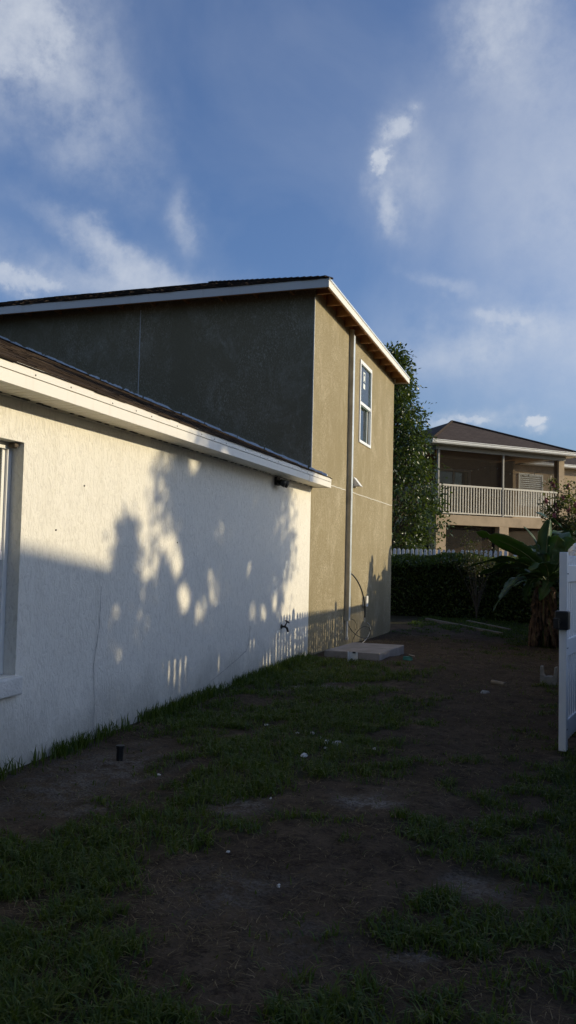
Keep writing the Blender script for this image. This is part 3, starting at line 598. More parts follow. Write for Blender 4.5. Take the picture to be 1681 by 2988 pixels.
MB().tube(bez((.28, 15.0, .33), (.36, 15.2, .25), (.3, 15.1, .02), (.2, 14.9, -.05)), .005, 6).build('cable', M['pvc'], t, smooth=True)
MB().tube(bez((.07, 14.4, .42), (.15, 14.55, .45), (.2, 14.62, .3), (.16, 14.55, .22)), .004, 6).build('cable', M['black'], t, smooth=True)
t = thing('vent_hood', 'small white wedge-shaped vent hood beside the duct on the tan wall', 'vent', (0, 14.95, 2.86))
MB().prism([(.002, 3.04), (.002, 2.87), (.135, 2.87)], 14.86, 15.06, 'y').build('hood', M['white_paint'], t, bevel=.003)
MB().box(.001, .012, 14.84, 15.08, 2.86, 2.868).build('flap', M['white_paint'], t)
t = thing('electrical_box', 'small grey electrical box low on the tan wall right of the duct', 'electrical box', (0, 15.9, .58))
MB().box(.002, .07, 15.81, 15.95, .58, .77).build('case', M['galv'], t, bevel=.004)
MB().box(.07, .08, 15.80, 15.96, .57, .78).build('cover', M['pvc'], t, bevel=.003)
t = thing('garden_tap', 'dark metal garden tap sticking out of the white wall', 'tap', (0, 10.8, .5))
MB().tube([(.001, 10.8, .56), (.012, 10.8, .56)], .032, 12).build('wall_flange', M['dark_metal'], t)
MB().tube([(.012, 10.8, .56), (.06, 10.8, .56), (.085, 10.8, .54), (.10, 10.8, .49)], [.014, .016, .017, .015], 10).build('spout', M['dark_metal'], t, smooth=True)
MB().tube([(.055, 10.8, .57), (.085, 10.8, .625)], .009, 8).build('stem', M['dark_metal'], t)
b = MB()
for k in range(12):
    a0, a1 = 2*math.pi*k/12, 2*math.pi*(k+1)/12; ax1 = Vector((.87, 0, -.5)); ax2 = Vector((0, 1, 0)); c0 = Vector((.088, 10.8, .63))
    b.tube([c0+(ax1*math.cos(a0)+ax2*math.sin(a0))*.032, c0+(ax1*math.cos(a1)+ax2*math.sin(a1))*.032], .007, 6)
b.tube([c0-ax2*.03, c0+ax2*.03], .006, 6).tube([c0-ax1*.03, c0+ax1*.03], .006, 6); b.build('handle', M['dark_metal'], t)
t = thing('floodlight', 'small twin-headed dark outdoor light fixed under the white soffit', 'light', (.03, 10.42, 2.5))
MB().box(.002, .04, 10.36, 10.5, 2.49, 2.60).build('mounting_box', M['dark_metal'], t, bevel=.006)
for y in (10.37, 10.49):
    MB().tube([(.03, y, 2.55), (.08, y, 2.53), (.085, y, 2.53), (.15, y, 2.505)], [.02, .03, .042, .05], 12).build('lamp_head', M['black'], t, smooth=True)

# ------------------------------------------------------------------ things lying in the yard
b = MB(); pz = .085
def padpt(u, v): return (.70+u*math.cos(-.09)-v*math.sin(-.09), 13.02+u*math.sin(-.09)+v*math.cos(-.09))
pc = [padpt(*q) for q in ((-.45, -.70), (.45, -.70), (.45, .70), (-.45, .70))]
b.hexa([(x, y, -.06) for x, y in pc], [(x, y, pz+.01*(x > 1)) for x, y in pc])
tag(b.build('concrete_pad', M['concrete'], None, bevel=.012), 'grey rectangular concrete pad beside the tan wall below the duct', 'concrete pad')
t = thing('pvc_channel', 'short broken white plastic channel standing upright before the concrete pad', 'plastic pipe', (.77, 11.86, 0), rz=.1, local=True)
MB().box(-.07, .07, 0, .006, -.03, .14).build('back_web', M['pvc'], t)
MB().box(-.07, -.064, -.06, -.0005, -.03, .15).build('flange', M['pvc'], t); MB().box(.064, .07, -.06, -.0005, -.03, .12).build('flange', M['pvc'], t)
MB().box(-.005, .045, -.02, -.001, .125, .15).build('mud_clod', M['dark_metal'], t, bevel=.008)
t = thing('plastic_scrap', 'small crumpled green plastic scrap right of the concrete pad', 'litter', (1.49, 12.5, gh(1.49, 12.5)), local=True)
MB().hexa([(-.09, -.03, 0), (.05, -.04, 0), (.06, .03, 0), (-.08, .04, 0)], [(-.08, -.03, .06), (.04, -.02, .045), (.05, .03, .07), (-.07, .03, .05)]).build('green_piece', M['green_plastic'], t, bevel=.006)
MB().hexa([(.0, -.03, .07), (.09, -.03, .055), (.09, .02, .06), (.0, .02, .075)], [(.0, -.03, .085), (.09, -.03, .07), (.09, .02, .075), (.0, .02, .09)]).build('brown_piece', M['timber'], t)
# concrete block set on end: web and two horns
t = thing('concrete_block', 'grey concrete block on end with two upright horns near the gate', 'concrete block', (3.54, 10.8, gh(3.54, 10.8)-.02), rz=-.15, local=True)
MB().prism([(-.1, 0), (.1, 0), (.1, .155), (.062, .15), (.045, .125), (.02, .132), (-.02, .13), (-.045, .12), (-.062, .15), (-.1, .155)], -.06, .06, 'y').build('block_body', M['block'], t, bevel=.006)
for s_ in (-1, 1):
    MB().prism([(s_*.099, .154), (s_*.064, .149), (s_*.07, .245), (s_*.099, .25)][::s_], -.055, .05, 'y').build('horn', M['block'], t, bevel=.005)
b = MB().tube([(2.86, 10.72, gh(2.86, 10.72)+.025), (3.03, 10.5, gh(3.03, 10.5)+.022)], [.028, .03], 8)
tag(b.build('wooden_stake', M['timber'], None), 'short pale wooden stake lying on the dirt path', 'stick')
def rock(name, loc, s, mat, label, cat, group=None, seed=1):
    r = random.Random(seed); b = MB(); prof = 6; vs = []
    for i in range(5):
        th = math.pi*i/4
        for k in range(prof):
            ph = 2*math.pi*k/prof+i*.4; q = r.uniform(.75, 1.2); vs.append((s[0]*math.sin(th)*math.cos(ph)*q, s[1]*math.sin(th)*math.sin(ph)*q, s[2]*math.cos(th)*q))
    fs = [(i*prof+k, (i+1)*prof+k, (i+1)*prof+(k+1) % prof, i*prof+(k+1) % prof) for i in range(4) for k in range(prof)]
    b.add(vs, fs); o = link(name, b.mesh(name), mat); o.location = loc; o.rotation_euler = (0, 0, r.uniform(0, 6)); return tag(o, label, cat, group)
rock('flat_stone', (2.83, 9.98, gh(2.83, 9.98)+.01), (.085, .05, .03), M['block'], 'flat grey stone on the dirt path near the stake', 'stone', None, 3)
for i, (x, y, s) in enumerate(((1.81, 6.66, .034), (1.91, 6.62, .045), (1.78, 6.12, .034), (1.70, 6.85, .022), (1.60, 6.95, .026), (1.52, 7.02, .02), (1.86, 6.45, .018), (1.48, 6.9, .016), (2.25, 6.5, .022), (1.66, 5.15, .013), (1.12, 7.1, .02), (1.05, 7.3, .016), (2.38, 3.75, .013), (1.9, 5.0, .011), (.98, 5.25, .014), (2.02, 4.0, .011))):
    rock('rubble_chip', (x, y, gh(x, y)+s*.25), (s*1.2, s*.8, s*.6), M['whitestone'], 'small white rubble chip scattered on the soil and grass', 'stone', 'white rubble chips in the yard', 20+i)
t = thing('pipe_stub', 'short black capped pipe standing in the soil by the white wall', 'pipe', (.525, 5.5, gh(.525, 5.5)), local=True)
MB().tube([(0, 0, -.05), (.004, .002, .09)], .026, 14).build('pipe', M['black'], t); MB().tube([(.004, .002, .0905), (.0045, .002, .112)], .032, 14).build('cap', M['black'], t)
for p, q, lb in (((.24, 22.6), (2.40, 20.05), 'long pale timber length lying in the grass before the hedge'), ((1.32, 22.85), (2.52, 21.4), 'shorter thin timber length lying close under the hedge')):
    a = Vector((*p, gh(*p)+.03)); c_ = Vector((*q, gh(*q)+.03)); d = (c_-a).normalized(); s_ = Vector((-d.y, d.x, 0))*.045; u_ = Vector((0, 0, .035))
    tag(MB().hexa([a-s_-u_, c_-s_-u_, c_+s_-u_, a+s_-u_], [a-s_+u_, c_-s_+u_, c_+s_+u_, a+s_+u_]).build('timber_length', M['timber'], None), lb, 'timber')

# ------------------------------------------------------------------ white vinyl gate and side fence
def picket_mesh(name, w, t, h, along='y', pt=.05):
    b = MB(); pr = [(-w/2, 0), (w/2, 0), (w/2, h-pt), (w*.28, h-pt*.25), (0, h), (-w*.28, h-pt*.25), (-w/2, h-pt)]
    b.prism(pr, -t/2, t/2, 'x' if along == 'y' else 'y'); me = b.mesh(name); me.materials.append(M['vinyl']); return me
GA = R(10.8); gl = 1.05
gate = thing('picket_gate', 'white vinyl picket gate standing ajar at the right edge', 'gate', (3.672, 7.0, 0), rz=-GA, local=True)   # local Y runs along the gate
MB().box(-.03, .03, 0, .075, .03, 1.625).build('stile', M['vinyl'], gate, bevel=.005); MB().box(-.03, .03, gl-.075, gl, .03, 1.625).build('stile', M['vinyl'], gate, bevel=.005)
for z in (.13, .78, 1.38): MB().box(-.026, .026, .0755, gl-.0755, z, z+.14).build('rail', M['vinyl'], gate, bevel=.004)
for z in (.2, .85, 1.45):
    for y in (.02, .055): MB().tube([(.0305, y, z), (.033, y, z)], .005, 8).build('screw', M['dark_metal'], gate)
gp = picket_mesh('picket', .062, .02, 1.5)
y = .115
while y < gl-.09: inst('picket', gp, gate, (0.005, y, .1)); y += .098
lat = MB().box(-.055, .05, -.05, .045, 1.0, 1.15).build('latch', M['black'], gate, bevel=.01)
MB().tube([(-.02, -.16, 1.06), (-.02, -.05, 1.06)], .012, 8).build('latch_bar', M['black'], lat); MB().box(-.04, .0, -.18, -.15, 1.02, 1.1).build('thumb_tab', M['black'], lat)
fence = thing('side_fence', 'white vinyl picket fence running along the right side behind the gate', 'fence', (3.9, 8.12, 0))
fp = picket_mesh('picket', .088, .02, 1.72); fy0, fy1 = 8.18, 19.6
def post(y, h=1.72):
    p = MB().box(3.845, 3.955, y-.055, y+.055, -.3, h).build('post', M['vinyl'], fence, bevel=.006)
    MB().lathe([(.07, 0), (.07, .02), (.062, .03), (.058, .06), (.045, .095), (.022, .115), (.004, .12)], (3.9, y, h), 16).build('post_cap', M['vinyl'], p, smooth=True)
k = 0; y = 8.12
while y < 23: post(y, 1.71); y += 2.4
y = 8.245
while y < 22.4:
    d = (y-8.12) % 2.4
    if .09 < d < 2.31: inst('picket', fp, fence, (.0, y-8.12, .05-.12*float(sst(12, 18, y)))); 
    y += .125
for y in np.arange(8.12, 20.3, 2.4):
    for z in (.2, 1.53): MB().box(3.862, 3.888, y+.056, y+2.344, z, z+.13).build('rail', M['vinyl'], fence)

# ------------------------------------------------------------------ vegetation
def plant_leaves(name, cen, size, mat, parent, **k):
    o = np.array(root_of(parent).location); return link(name, leaves_mesh(name, cen-o, size, **k), mat, parent)
# clipped hedge across the back
hx0, hx1, hy0, hy1, hz1 = -3.2, 5.2, 23.75, 24.75, 1.66
hedge = thing('hedge', 'dense dark green clipped hedge across the back of the yard', 'hedge', (1, 24.2, -.15))
n = 26000; fx = rng.uniform(hx0, hx1, n); side = rng.random(n)
bulge = (fbm(fx, fx*0+3, .9, 3, 8)-.5)*.35
fy = np.where(side < .62, hy0+np.abs(rng.normal(0, .12, n))+bulge+.1, rng.uniform(hy0, hy1, n)); fz = np.where(side < .62, rng.uniform(-.15, hz1, n), hz1-np.abs(rng.normal(0, .1, n)))
fz = fz+(fbm(fx, fy, 1.6, 3, 9)-.5)*.28*(fz > 1.0); fz = fz-.26*np.clip(1-(fy-hy0)/.6, 0, 1)**2*(fz > 1.1); fz = np.minimum(fz, 1.80)
plant_leaves('foliage', np.stack([fx, fy, fz], 1), .085, M['hedge_leaf'], hedge, aspect=.55, seed=11)
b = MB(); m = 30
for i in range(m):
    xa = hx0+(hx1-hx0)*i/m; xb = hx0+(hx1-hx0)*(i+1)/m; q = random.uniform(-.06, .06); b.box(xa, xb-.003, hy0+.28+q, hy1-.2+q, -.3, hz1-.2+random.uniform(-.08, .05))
b.build('inner_growth', M['core'], hedge)  # solid dark core added so no light shows through the leaves
def twiggy(name, label, base, h, spread, nst, nleaf, mat, seed, cat='shrub', lsize=.06, flowers=0, group=None):
    t = thing(name, label, cat, base, group); r = random.Random(seed); b = MB(); tips = []
    for i in range(nst):
        a = r.uniform(0, 6.28); l = h*r.uniform(.65, 1.05); e = Vector(base)+Vector((math.cos(a)*spread*r.uniform(.2, 1), math.sin(a)*spread*r.uniform(.2, .8), l))
        m = Vector(base)+Vector((math.cos(a)*spread*.25+r.uniform(-.1, .1), math.sin(a)*spread*.2, l*.5)); pts = bez(base, Vector(base)+Vector((0, 0, l*.3)), m, e, 8); b.tube(pts, [.011*(1-.75*k/8)*max(.5, h/2.2) for k in range(9)], 5)
        tips += pts[3:]
        for j in range(3):
            p = pts[r.randint(4, 7)]; q = p+Vector((r.uniform(-.3, .3), r.uniform(-.3, .3), r.uniform(.1, .35)))*h*.28; b.tube([p, q], [.005, .002], 4); tips += [p.lerp(q, .5), q, q]
    b.build('stems', M['bark'], t)
    g = np.random.default_rng(seed); T = np.array([tuple(v) for v in tips]); Tu = T[T[:, 2] > base[2]+h*.5]; c_ = np.concatenate([Tu[g.integers(0, len(Tu), int(nleaf*.75))], T[g.integers(0, len(T), nleaf-int(nleaf*.75))]])+g.normal(0, .085*max(1, h*.35), (nleaf, 3)); c_[:, 2] = np.maximum(c_[:, 2], base[2]+.05)
    plant_leaves('foliage', c_, lsize, mat, t, aspect=.5, seed=seed)
    if flowers:
        tops = T[np.argsort(-T[:, 2]-g.random(len(T))*1.2)[:flowers]]
        for i, p in enumerate(tops):
            b = MB(); b.lathe([(.008, -.07), (.035, -.05), (.05, -.015), (.044, .03), (.025, .06), (.006, .09)], tuple(p), 9)
            b.v = [tuple(np.array(q)+g.normal(0, .016, 3)) for q in b.v]; b.build('flower_head', M['flower'], t)
    return t
twiggy('twiggy_shrub', 'sparse twiggy shrub poking above the middle of the hedge', (1.5, 23.5, -.16), 2.45, .95, 17, 1500, M['dark_twig_leaf'], 31, lsize=.06)
twiggy('twiggy_shrub', 'small sprig of reddish leaves above the hedge under the balcony corner', (-.0, 24.4, -.16), 2.3, .25, 4, 130, M['dry_twig_leaf'], 37, lsize=.07)
twiggy('crape_myrtle', 'crape myrtle with pink flower heads at the right before the balcony house', (4.0, 26.0, -.16), 3.9, 1.0, 20, 6500, M['myrtle_leaf'], 45, 'tree', .115, 22)
# back fence: only its rounded picket tops show above the hedge
bf = thing('back_fence', 'white picket fence whose rounded tops show above the hedge', 'fence', (1, 25.1, -.15))
bp = MB(); pr = [(-.045, 0), (.045, 0), (.045, 1.93), (.033, 1.965), (0, 1.985), (-.033, 1.965), (-.045, 1.93)]; bp.prism(pr, -.012, .012, 'y'); bpm = bp.mesh('picket'); bpm.materials.append(M['vinyl'])
x = -3.2
while x < 6:
    if random.random() > .05: inst('picket', bpm, bf, (x-1, 0, random.uniform(-.01, .01)))
    x += .135+random.choice((0, 0, 0, .01))
for z in (.3, 1.5): MB().box(-3.3, 6.1, 25.115, 25.15, z, z+.1).build('rail', M['vinyl'], bf)
# pear tree
def tree(name, label, base, h, crown, nclump, per, leaf, mat, seed, trunk_r=.12, cl=.28, cat='tree', fork=1.2, gaps=()):
    """crown(zrel) -> radius; clumps of leaves are hung on limbs that leave a tapered trunk"""
    t = thing(name, label, cat, base); r = random.Random(seed); g = np.random.default_rng(seed); B = Vector(base)
    top = B+Vector((0, 0, h*.97)); b = MB(); tp = [B+Vector((.05*math.sin(i*1.3), .05*math.cos(i*1.7), h*.96*i/10)) for i in range(11)]
    b.tube(tp, [trunk_r*(1-.085*i) for i in range(11)], 9); b.build('trunk', M['bark'], t, smooth=True)
    lb = MB(); cs_ = []
    for i in range(nclump):
        z = r.uniform(.0, 1.0); rad = crown(z)*math.sqrt(r.uniform(.18, 1.0)); a = r.uniform(0, 6.2832); zz = fork+(h-fork)*z
        c_ = B+Vector((math.cos(a)*rad, math.sin(a)*rad, zz)); cs_.append(tuple(c_))
        if i % 3 == 0:
            s_ = B+Vector((0, 0, max(fork*.7, zz-rad*.9-.2))); lb.tube(bez(s_, s_.lerp(c_, .3)+Vector((0, 0, .05)), s_.lerp(c_, .7)+Vector((0, 0, .1)), c_, 5), [.035*trunk_r/.12, .03*trunk_r/.12, .022, .016, .01, .006], 5)
    lb.build('limbs', M['bark'], t)
    cs_ = np.array(cs_); cen = np.repeat(cs_, per, 0)+g.normal(0, 1, (nclump*per, 3))*np.array([cl, cl, cl*.85])
    if len(gaps):                                   # openings in the foliage through which low sun passes
        pj = np.stack([cen[:, 1]-cen[:, 0]*math.tan(SUN_AZ), cen[:, 2]-cen[:, 0]*.27], 1); ok_ = np.ones(len(cen), bool)
        for (ya, za, ra, rb_) in gaps: ok_ &= ((pj[:, 0]-ya)/(ra+.06))**2+((pj[:, 1]-za)/(rb_+.06))**2 > g.uniform(.35, 1.35, len(cen))
        cen = cen[ok_]
    plant_leaves('crown', cen, leaf, mat, t, aspect=.6, up_bias=.5, droop=.5, seed=seed); return t
def pear_crown(z): return float(np.interp(z, [0, .08, .2, .35, .55, .75, .9, 1], [.8, 1.5, 1.85, 1.6, 1.2, .9, .6, .2]))
tree('pear_tree', 'leafy green pear tree behind the far corner of the tan house', (-1.65, 27.0, -.15), 8.55, pear_crown, 470, 48, .13, M['pear_leaf'], 61, .13, .2, fork=1.5)
# banana plant
bx, by, bz = 3.40, 17.8, -.22
ban = thing('banana_plant', 'large banana plant with broad torn leaves and a dry leaf skirt', 'banana plant', (bx, by, bz), local=True)
for dx, dy, hh in ((0, 0, 1.75), (.04, .2, 1.5), (-.02, .12, .9)):
    MB().tube([(dx, dy, -.05), (dx+.01, dy, .5), (dx*.9, dy, 1.0), (dx*.7-.02, dy*.8, hh)], [.11, .095, .08, .05], 10).build('pseudostem', M['banana_stem'], ban, smooth=True)
def banana_leaf(p0, p1, p2, p3, w, twist=0.0, roll=0.0, seed=1, mat='banana', name='leaf', tears=5, vee=.25):
    r = random.Random(seed); n = 22; pts = bez(p0, p1, p2, p3, n); b = MB(); uvs = []
    cut = {r.randint(4, n-2): r.uniform(.25, .8) for _ in range(tears)}
    rows = []
    for i, p in enumerate(pts):
        u = i/n; t = (pts[min(i+1, n)]-pts[max(i-1, 0)]).normalized(); side = t.cross(Vector((0, 0, 1)))
        if side.length < .05: side = Vector((1, 0, 0))
        side.normalize(); nn = side.cross(t).normalized(); a = roll+twist*u
        s2_ = side*math.cos(a)+nn*math.sin(a); n2_ = nn*math.cos(a)-side*math.sin(a)
        ww = w*.5*(math.sin(math.pi*min(1, max(0, (u-.10)/.93))**.8)**.55 if .10 < u < 1 else 0)+.012
        row = []
        for k in (-1, -.5, 0, .5, 1):
            wv = .035*math.sin(u*21+k*2+seed)*abs(k)
            f = k*(1-(cut.get(i, 0) if abs(k) == 1 else 0)); row.append(p+s2_*ww*f+n2_*(ww*vee*abs(k)+wv*ww/.2*.6-abs(k)**2*ww*.15))
        rows.append(row)
    V = [v for row in rows for v in row]; F = [(i*5+k, i*5+k+1, (i+1)*5+k+1, (i+1)*5+k) for i in range(n) for k in range(4)]
    b.add(V, F); me = b.mesh(name); uvl = me.uv_layers.new(name='UVMap')
    for pl in me.polygons:
        for li, vi in zip(pl.loop_indices, pl.vertices): uvl.data[li].uv = (vi//5/n*6, (vi % 5)/4*.4)
    ob = link(name, me, M[mat], ban, smooth=True)
    sm = ob.modifiers.new('thickness', 'SOLIDIFY'); sm.thickness = .004
    MB().tube(pts[:-2], [.02*(1-.85*i/n) for i in range(n-1)], 6).build('midrib', M['banana_stem'], ob, smooth=True)
    return ob
L = banana_leaf
L((0, -.05, 1.6), (-.25, -.15, 2.1), (-.8, -.25, 2.3), (-1.5, -.35, 2.55), 0.47, .3, -.9, 1)
L((0, 0, 1.65), (-.15, .1, 2.15), (-.45, .25, 2.2), (-.75, .3, 2.3), 0.39, 0, -.6, 2)
L((.02, 0, 1.6), (.0, .0, 2.0), (.03, -.02, 2.5), (.10, -.04, 2.86), 0.34, .2, .5, 3, tears=1, vee=.9)
L((0, 0, 1.65), (-.1, 0, 2.25), (-.25, .02, 2.5), (-.48, .05, 2.7), 0.09, 0, .3, 4, tears=0)
L((.05, .05, 1.6), (.15, .1, 2.1), (.25, .05, 2.4), (.28, .0, 2.5), 0.44, .3, 1.2, 5, tears=1)
L((.1, .1, 1.5), (.3, .15, 2.0), (.48, .1, 2.3), (.58, .05, 2.45), 0.47, .2, 1.0, 6, tears=2)
L((.1, .1, 1.5), (.35, .3, 2.1), (.7, .5, 2.35), (1.1, .7, 2.1), 0.49, 0, .2, 7)
L((0, -.05, 1.5), (-.3, -.2, 1.95), (-.9, -.35, 2.05), (-1.65, -.5, 1.75), 0.55, .2, -.35, 8)
L((0, .1, 1.45), (-.3, .35, 1.85), (-.9, .6, 1.9), (-1.5, .8, 1.55), 0.57, .1, -.2, 9)
L((0, 0, 1.4), (-.35, -.3, 1.75), (-.8, -.5, 1.4), (-1.1, -.55, .75), 0.52, .2, -.2, 10, tears=8)
L((.05, 0, 1.4), (.3, -.25, 1.7), (.6, -.4, 1.6), (.9, -.5, 1.2), 0.47, 0, .3, 11)
L((0, .1, 1.5), (-.1, .5, 2.1), (-.2, .9, 2.3), (-.35, 1.5, 2.15), 0.52, .1, .0, 12)
L((.1, .1, 1.5), (.3, .5, 2.2), (.35, .9, 2.5), (.4, 1.3, 2.6), 0.49, .1, .2, 13)
L((0, -.05, 1.45), (-.2, -.2, 1.7), (-.38, -.3, 1.45), (-.42, -.32, 1.0), 0.34, .4, .2, 14, tears=9)
L((.05, -.05, 1.4), (.1, -.3, 1.6), (.05, -.5, 1.4), (-.1, -.55, 1.05), 0.29, .3, .1, 15, tears=8)
L((0, -.08, 1.45), (-.3, -.35, 1.8), (-.7, -.6, 1.6), (-.95, -.75, 1.05), .5, .2, -.3, 16, tears=8)
L((0, 0, 1.5), (-.2, .25, 1.9), (-.65, .5, 1.95), (-1.15, .6, 1.6), .5, .1, -.2, 17)
L((.05, -.05, 1.45), (.1, -.3, 1.9), (-.05, -.6, 2.0), (-.3, -.9, 1.7), .45, .2, -.3, 18)
for i in range(64):
    r = random.Random(100+i); a = r.uniform(0, 6.28); z0 = r.uniform(.45, 1.45); rr = .07; e = r.uniform(.05, .30)*(1.15-.45*z0); zb = max(.0, z0-r.uniform(.35, 1.1))
    L((math.cos(a)*rr, math.sin(a)*rr, z0), (math.cos(a)*(rr+.10), math.sin(a)*(rr+.10), z0+.02), (math.cos(a+.1)*(rr+e*.8), math.sin(a+.1)*(rr+e*.8), (z0+zb)*.5), (math.cos(a+.25)*(rr+e), math.sin(a+.25)*(rr+e), zb), r.uniform(.05, .2), r.uniform(-2.5, 2.5), r.uniform(-1.5, 1.5), 100+i, 'dead_leaf', 'dead_leaf', 5, .7)
def copy_tree(o, parent=None):
    c = o.copy(); col.objects.link(c); c.parent = parent
    for ch in list(o.children): copy_tree(ch, c)
    return c
ban.scale = (.92, .92, .92)
ban2 = copy_tree(ban); ban2.location = (4.6, 20.3, -.25); ban2.rotation_euler = (0, 0, 2.2); ban2.scale = (1.12, 1.12, 1.12); ban2['label'] = 'taller banana plant beyond the fence behind the gate'
ban3 = copy_tree(ban); ban3.location = (3.3, 19.3, -.22); ban3.rotation_euler = (0, 0, 4.0); ban3.scale = (.85, .85, .85); ban3['label'] = 'smaller banana plant behind the large one near the hedge'

# ------------------------------------------------------------------ balcony house behind the hedge
bh = thing('balcony_house', 'beige house with hipped brown roof and screened upper balcony over pillars', 'house', (-.49, 29.66, 0), rz=R(44), local=True)
S = M['stucco_far']
MB().box(-.15, 6.15, -.15, 3.0, 2.78, 3.15).build('balcony_floor', S, bh, bevel=.01)
for s_ in (-.15, 2.74, 5.70): MB().box(s_, s_+.45, -.149, .28, -.3, 2.779).build('pillar', S, bh, bevel=.012)
MB().box(-.15, .28, 2.4, 2.85, -.3, 2.779).build('pillar', S, bh, bevel=.012)
MB().box(-.15, 14.0, 3.0, 3.2, -.3, 5.66).build('rear_wall', S, bh)
MB().box(-.15, .05, 3.2, 12, -.3, 5.66).build('side_wall', S, bh)
MB().box(13.8, 14.0, 3.2, 12, -.3, 5.66).build('side_wall', S, bh)
MB().box(4.9, 5.0, 1.6, 3.0, 3.16, 5.6).build('balcony_partition', S, bh)
for s_ in (-.02, 2.96): MB().box(s_, s_+.07, -.06, .02, 3.16, 5.5).build('screen_post', M['frame_grey'], bh)
MB().box(5.76, 6.04, -.06, .2, 3.16, 5.5).build('corner_column', S, bh)
MB().box(-.02, .06, 2.9, 2.98, 3.16, 5.5).build('screen_post', M['frame_grey'], bh)
MB().box(-.12, 6.1, -.07, .1, 5.5, 5.66).build('header_beam', M['frame_grey'], bh)
MB().box(-.12, .05, .101, 3.0, 5.5, 5.66).build('header_beam', M['frame_grey'], bh)
for a, c_ in ((.055, 2.955), (3.035, 5.755)):
    MB().box(a, c_, .03, .034, 3.2, 5.5).build('insect_screen', M['screen'], bh)
    MB().box(a, c_, -.05, .02, 4.20, 4.265).build('hand_rail', M['baluster'], bh)
    MB().box(a, c_, -.045, .015, 3.2, 3.25).build('bottom_rail', M['baluster'], bh)
bal = MB().box(-.02, .02, -.035, .005, 3.251, 4.199).mesh('baluster'); bal.materials.append(M['baluster'])
s_ = .14
while s_ < 5.72:
    if abs(s_-2.99) > .07: inst('baluster', bal, bh, (s_, 0, 0))
    s_ += .125
MB().box(0, .02, .1, 2.9, 4.20, 4.265).build('hand_rail', M['baluster'], bh)
MB().box(.0, .004, .101, 2.89, 3.2, 5.5).build('insect_screen', M['screen'], bh)
y = .2
while y < 2.9: inst('baluster', bal, bh, (.02, y, 0)); y += .14
for a, c_ in ((.301, 2.739), (3.191, 5.699)): MB().box(a, c_, .1, .104, -.1, 2.778).build('insect_screen', M['screen_dense'], bh)
MB().box(-.02, -.016, .29, 2.39, -.1, 2.778).build('insect_screen', M['screen_dense'], bh)
MB().box(-.14, 6.14, -.14, 3.0, 5.662, 5.68).build('balcony_ceiling', M['stucco_far'], bh)
# doors and louvred window in the rear wall
dr = MB().box(1.95, 2.05, 2.96, 3.0, 3.16, 5.25).box(2.95, 3.02, 2.96, 3.0, 3.16, 5.25).box(3.72, 3.85, 2.96, 3.0, 3.16, 5.25).box(2.05, 2.95, 2.96, 3.0, 5.15, 5.25).box(3.02, 3.72, 2.96, 3.0, 5.15, 5.25).build('french_door', M['door_white'], bh)
for a, c_ in ((2.051, 2.949), (3.021, 3.719)):
    MB().box(a, c_, 2.985, 2.995, 3.2, 5.149).build('pane', M['glass'], dr); MB().box(a, c_, 2.9965, 2.9995, 3.2, 5.149).build('blind', M['curtain'], dr)
wl = MB().box(6.4, 6.47, 2.95, 3.0, 3.9, 5.3).box(7.7, 7.77, 2.95, 3.0, 3.9, 5.3).box(6.47, 7.7, 2.95, 3.0, 5.22, 5.3).box(6.47, 7.7, 2.95, 3.0, 3.9, 3.97).build('shuttered_window', M['door_white'], bh)
z = 3.99
while z < 5.2: MB().hexa([(6.471, 2.955, z), (7.699, 2.955, z), (7.699, 2.995, z+.05), (6.471, 2.995, z+.05)], [(6.471, 2.955, z+.012), (7.699, 2.955, z+.012), (7.699, 2.995, z+.062), (6.471, 2.995, z+.062)]).build('louvre', M['door_white'], wl); z += .085
def hiproof(name, s0, s1, y0, y1, z, m):
    k = min(s1-s0, y1-y0)/2; b = MB(); a, bq, c_, d = (s0, y0, z), (s1, y0, z), (s1, y1, z), (s0, y1, z)
    if s1-s0 >= y1-y0: p, q = (s0+k, y0+k, z+m*k), (s1-k, y0+k, z+m*k); fs = [(0, 1, 5, 4), (1, 2, 5), (2, 3, 4, 5), (3, 0, 4)]
    else: p, q = (s0+k, y0+k, z+m*k), (s0+k, y1-k, z+m*k); fs = [(0, 1, 4), (1, 2, 5, 4), (2, 3, 5), (3, 0, 4, 5)]
    b.add([a, bq, c_, d, p, q], fs+[(3, 2, 1, 0)]); me = b.mesh(name); uv = me.uv_layers.new(name='UVMap')
    for pl in me.polygons:
        nrm = pl.normal; hor = Vector((-nrm.y, nrm.x, 0)); hor = hor.normalized() if hor.length > 1e-4 else Vector((1, 0, 0)); upv = nrm.cross(hor)
        for li, vi in zip(pl.loop_indices, pl.vertices): co = me.vertices[vi].co; uv.data[li].uv = (co.dot(hor), co.dot(upv))
    rf = link(name, me, M['shingle_far'], bh)
    for (p0, p1) in ((a, p), (bq, q if s1-s0 >= y1-y0 else p), (p, q)):
        p0, p1 = Vector(p0), Vector(p1)
        if (p1-p0).length > .2: MB().tube([p0+Vector((0, 0, .005)), p1+Vector((0, 0, .015))], .055, 6).build('ridge_cap', M['shingle'], rf)
    return rf
r1_ = hiproof('roof', -.6, 6.5, -.45, 6.65, 5.79, .4)
def gutter(a, c_, par):            # moulded fascia and gutter between two local points
    a, c_ = Vector(a), Vector(c_); d = (c_-a).normalized(); o = Vector((d.y, -d.x, 0)); b = MB(); pr = [(0, -.13), (.05, -.13), (.075, -.08), (.07, -.05), (.095, -.02), (.095, .0), (.085, .0), (0, -.002)]; n = len(pr)
    vs = [e+o*p+Vector((0, 0, q)) for e in (a, c_) for p, q in pr]
    b.add(vs, [tuple(range(n)), tuple(range(n, 2*n))[::-1]]+[(i, n+i, n+(i+1) % n, (i+1) % n) for i in range(n)]); return b.build('gutter', M['gutter_white'], par)
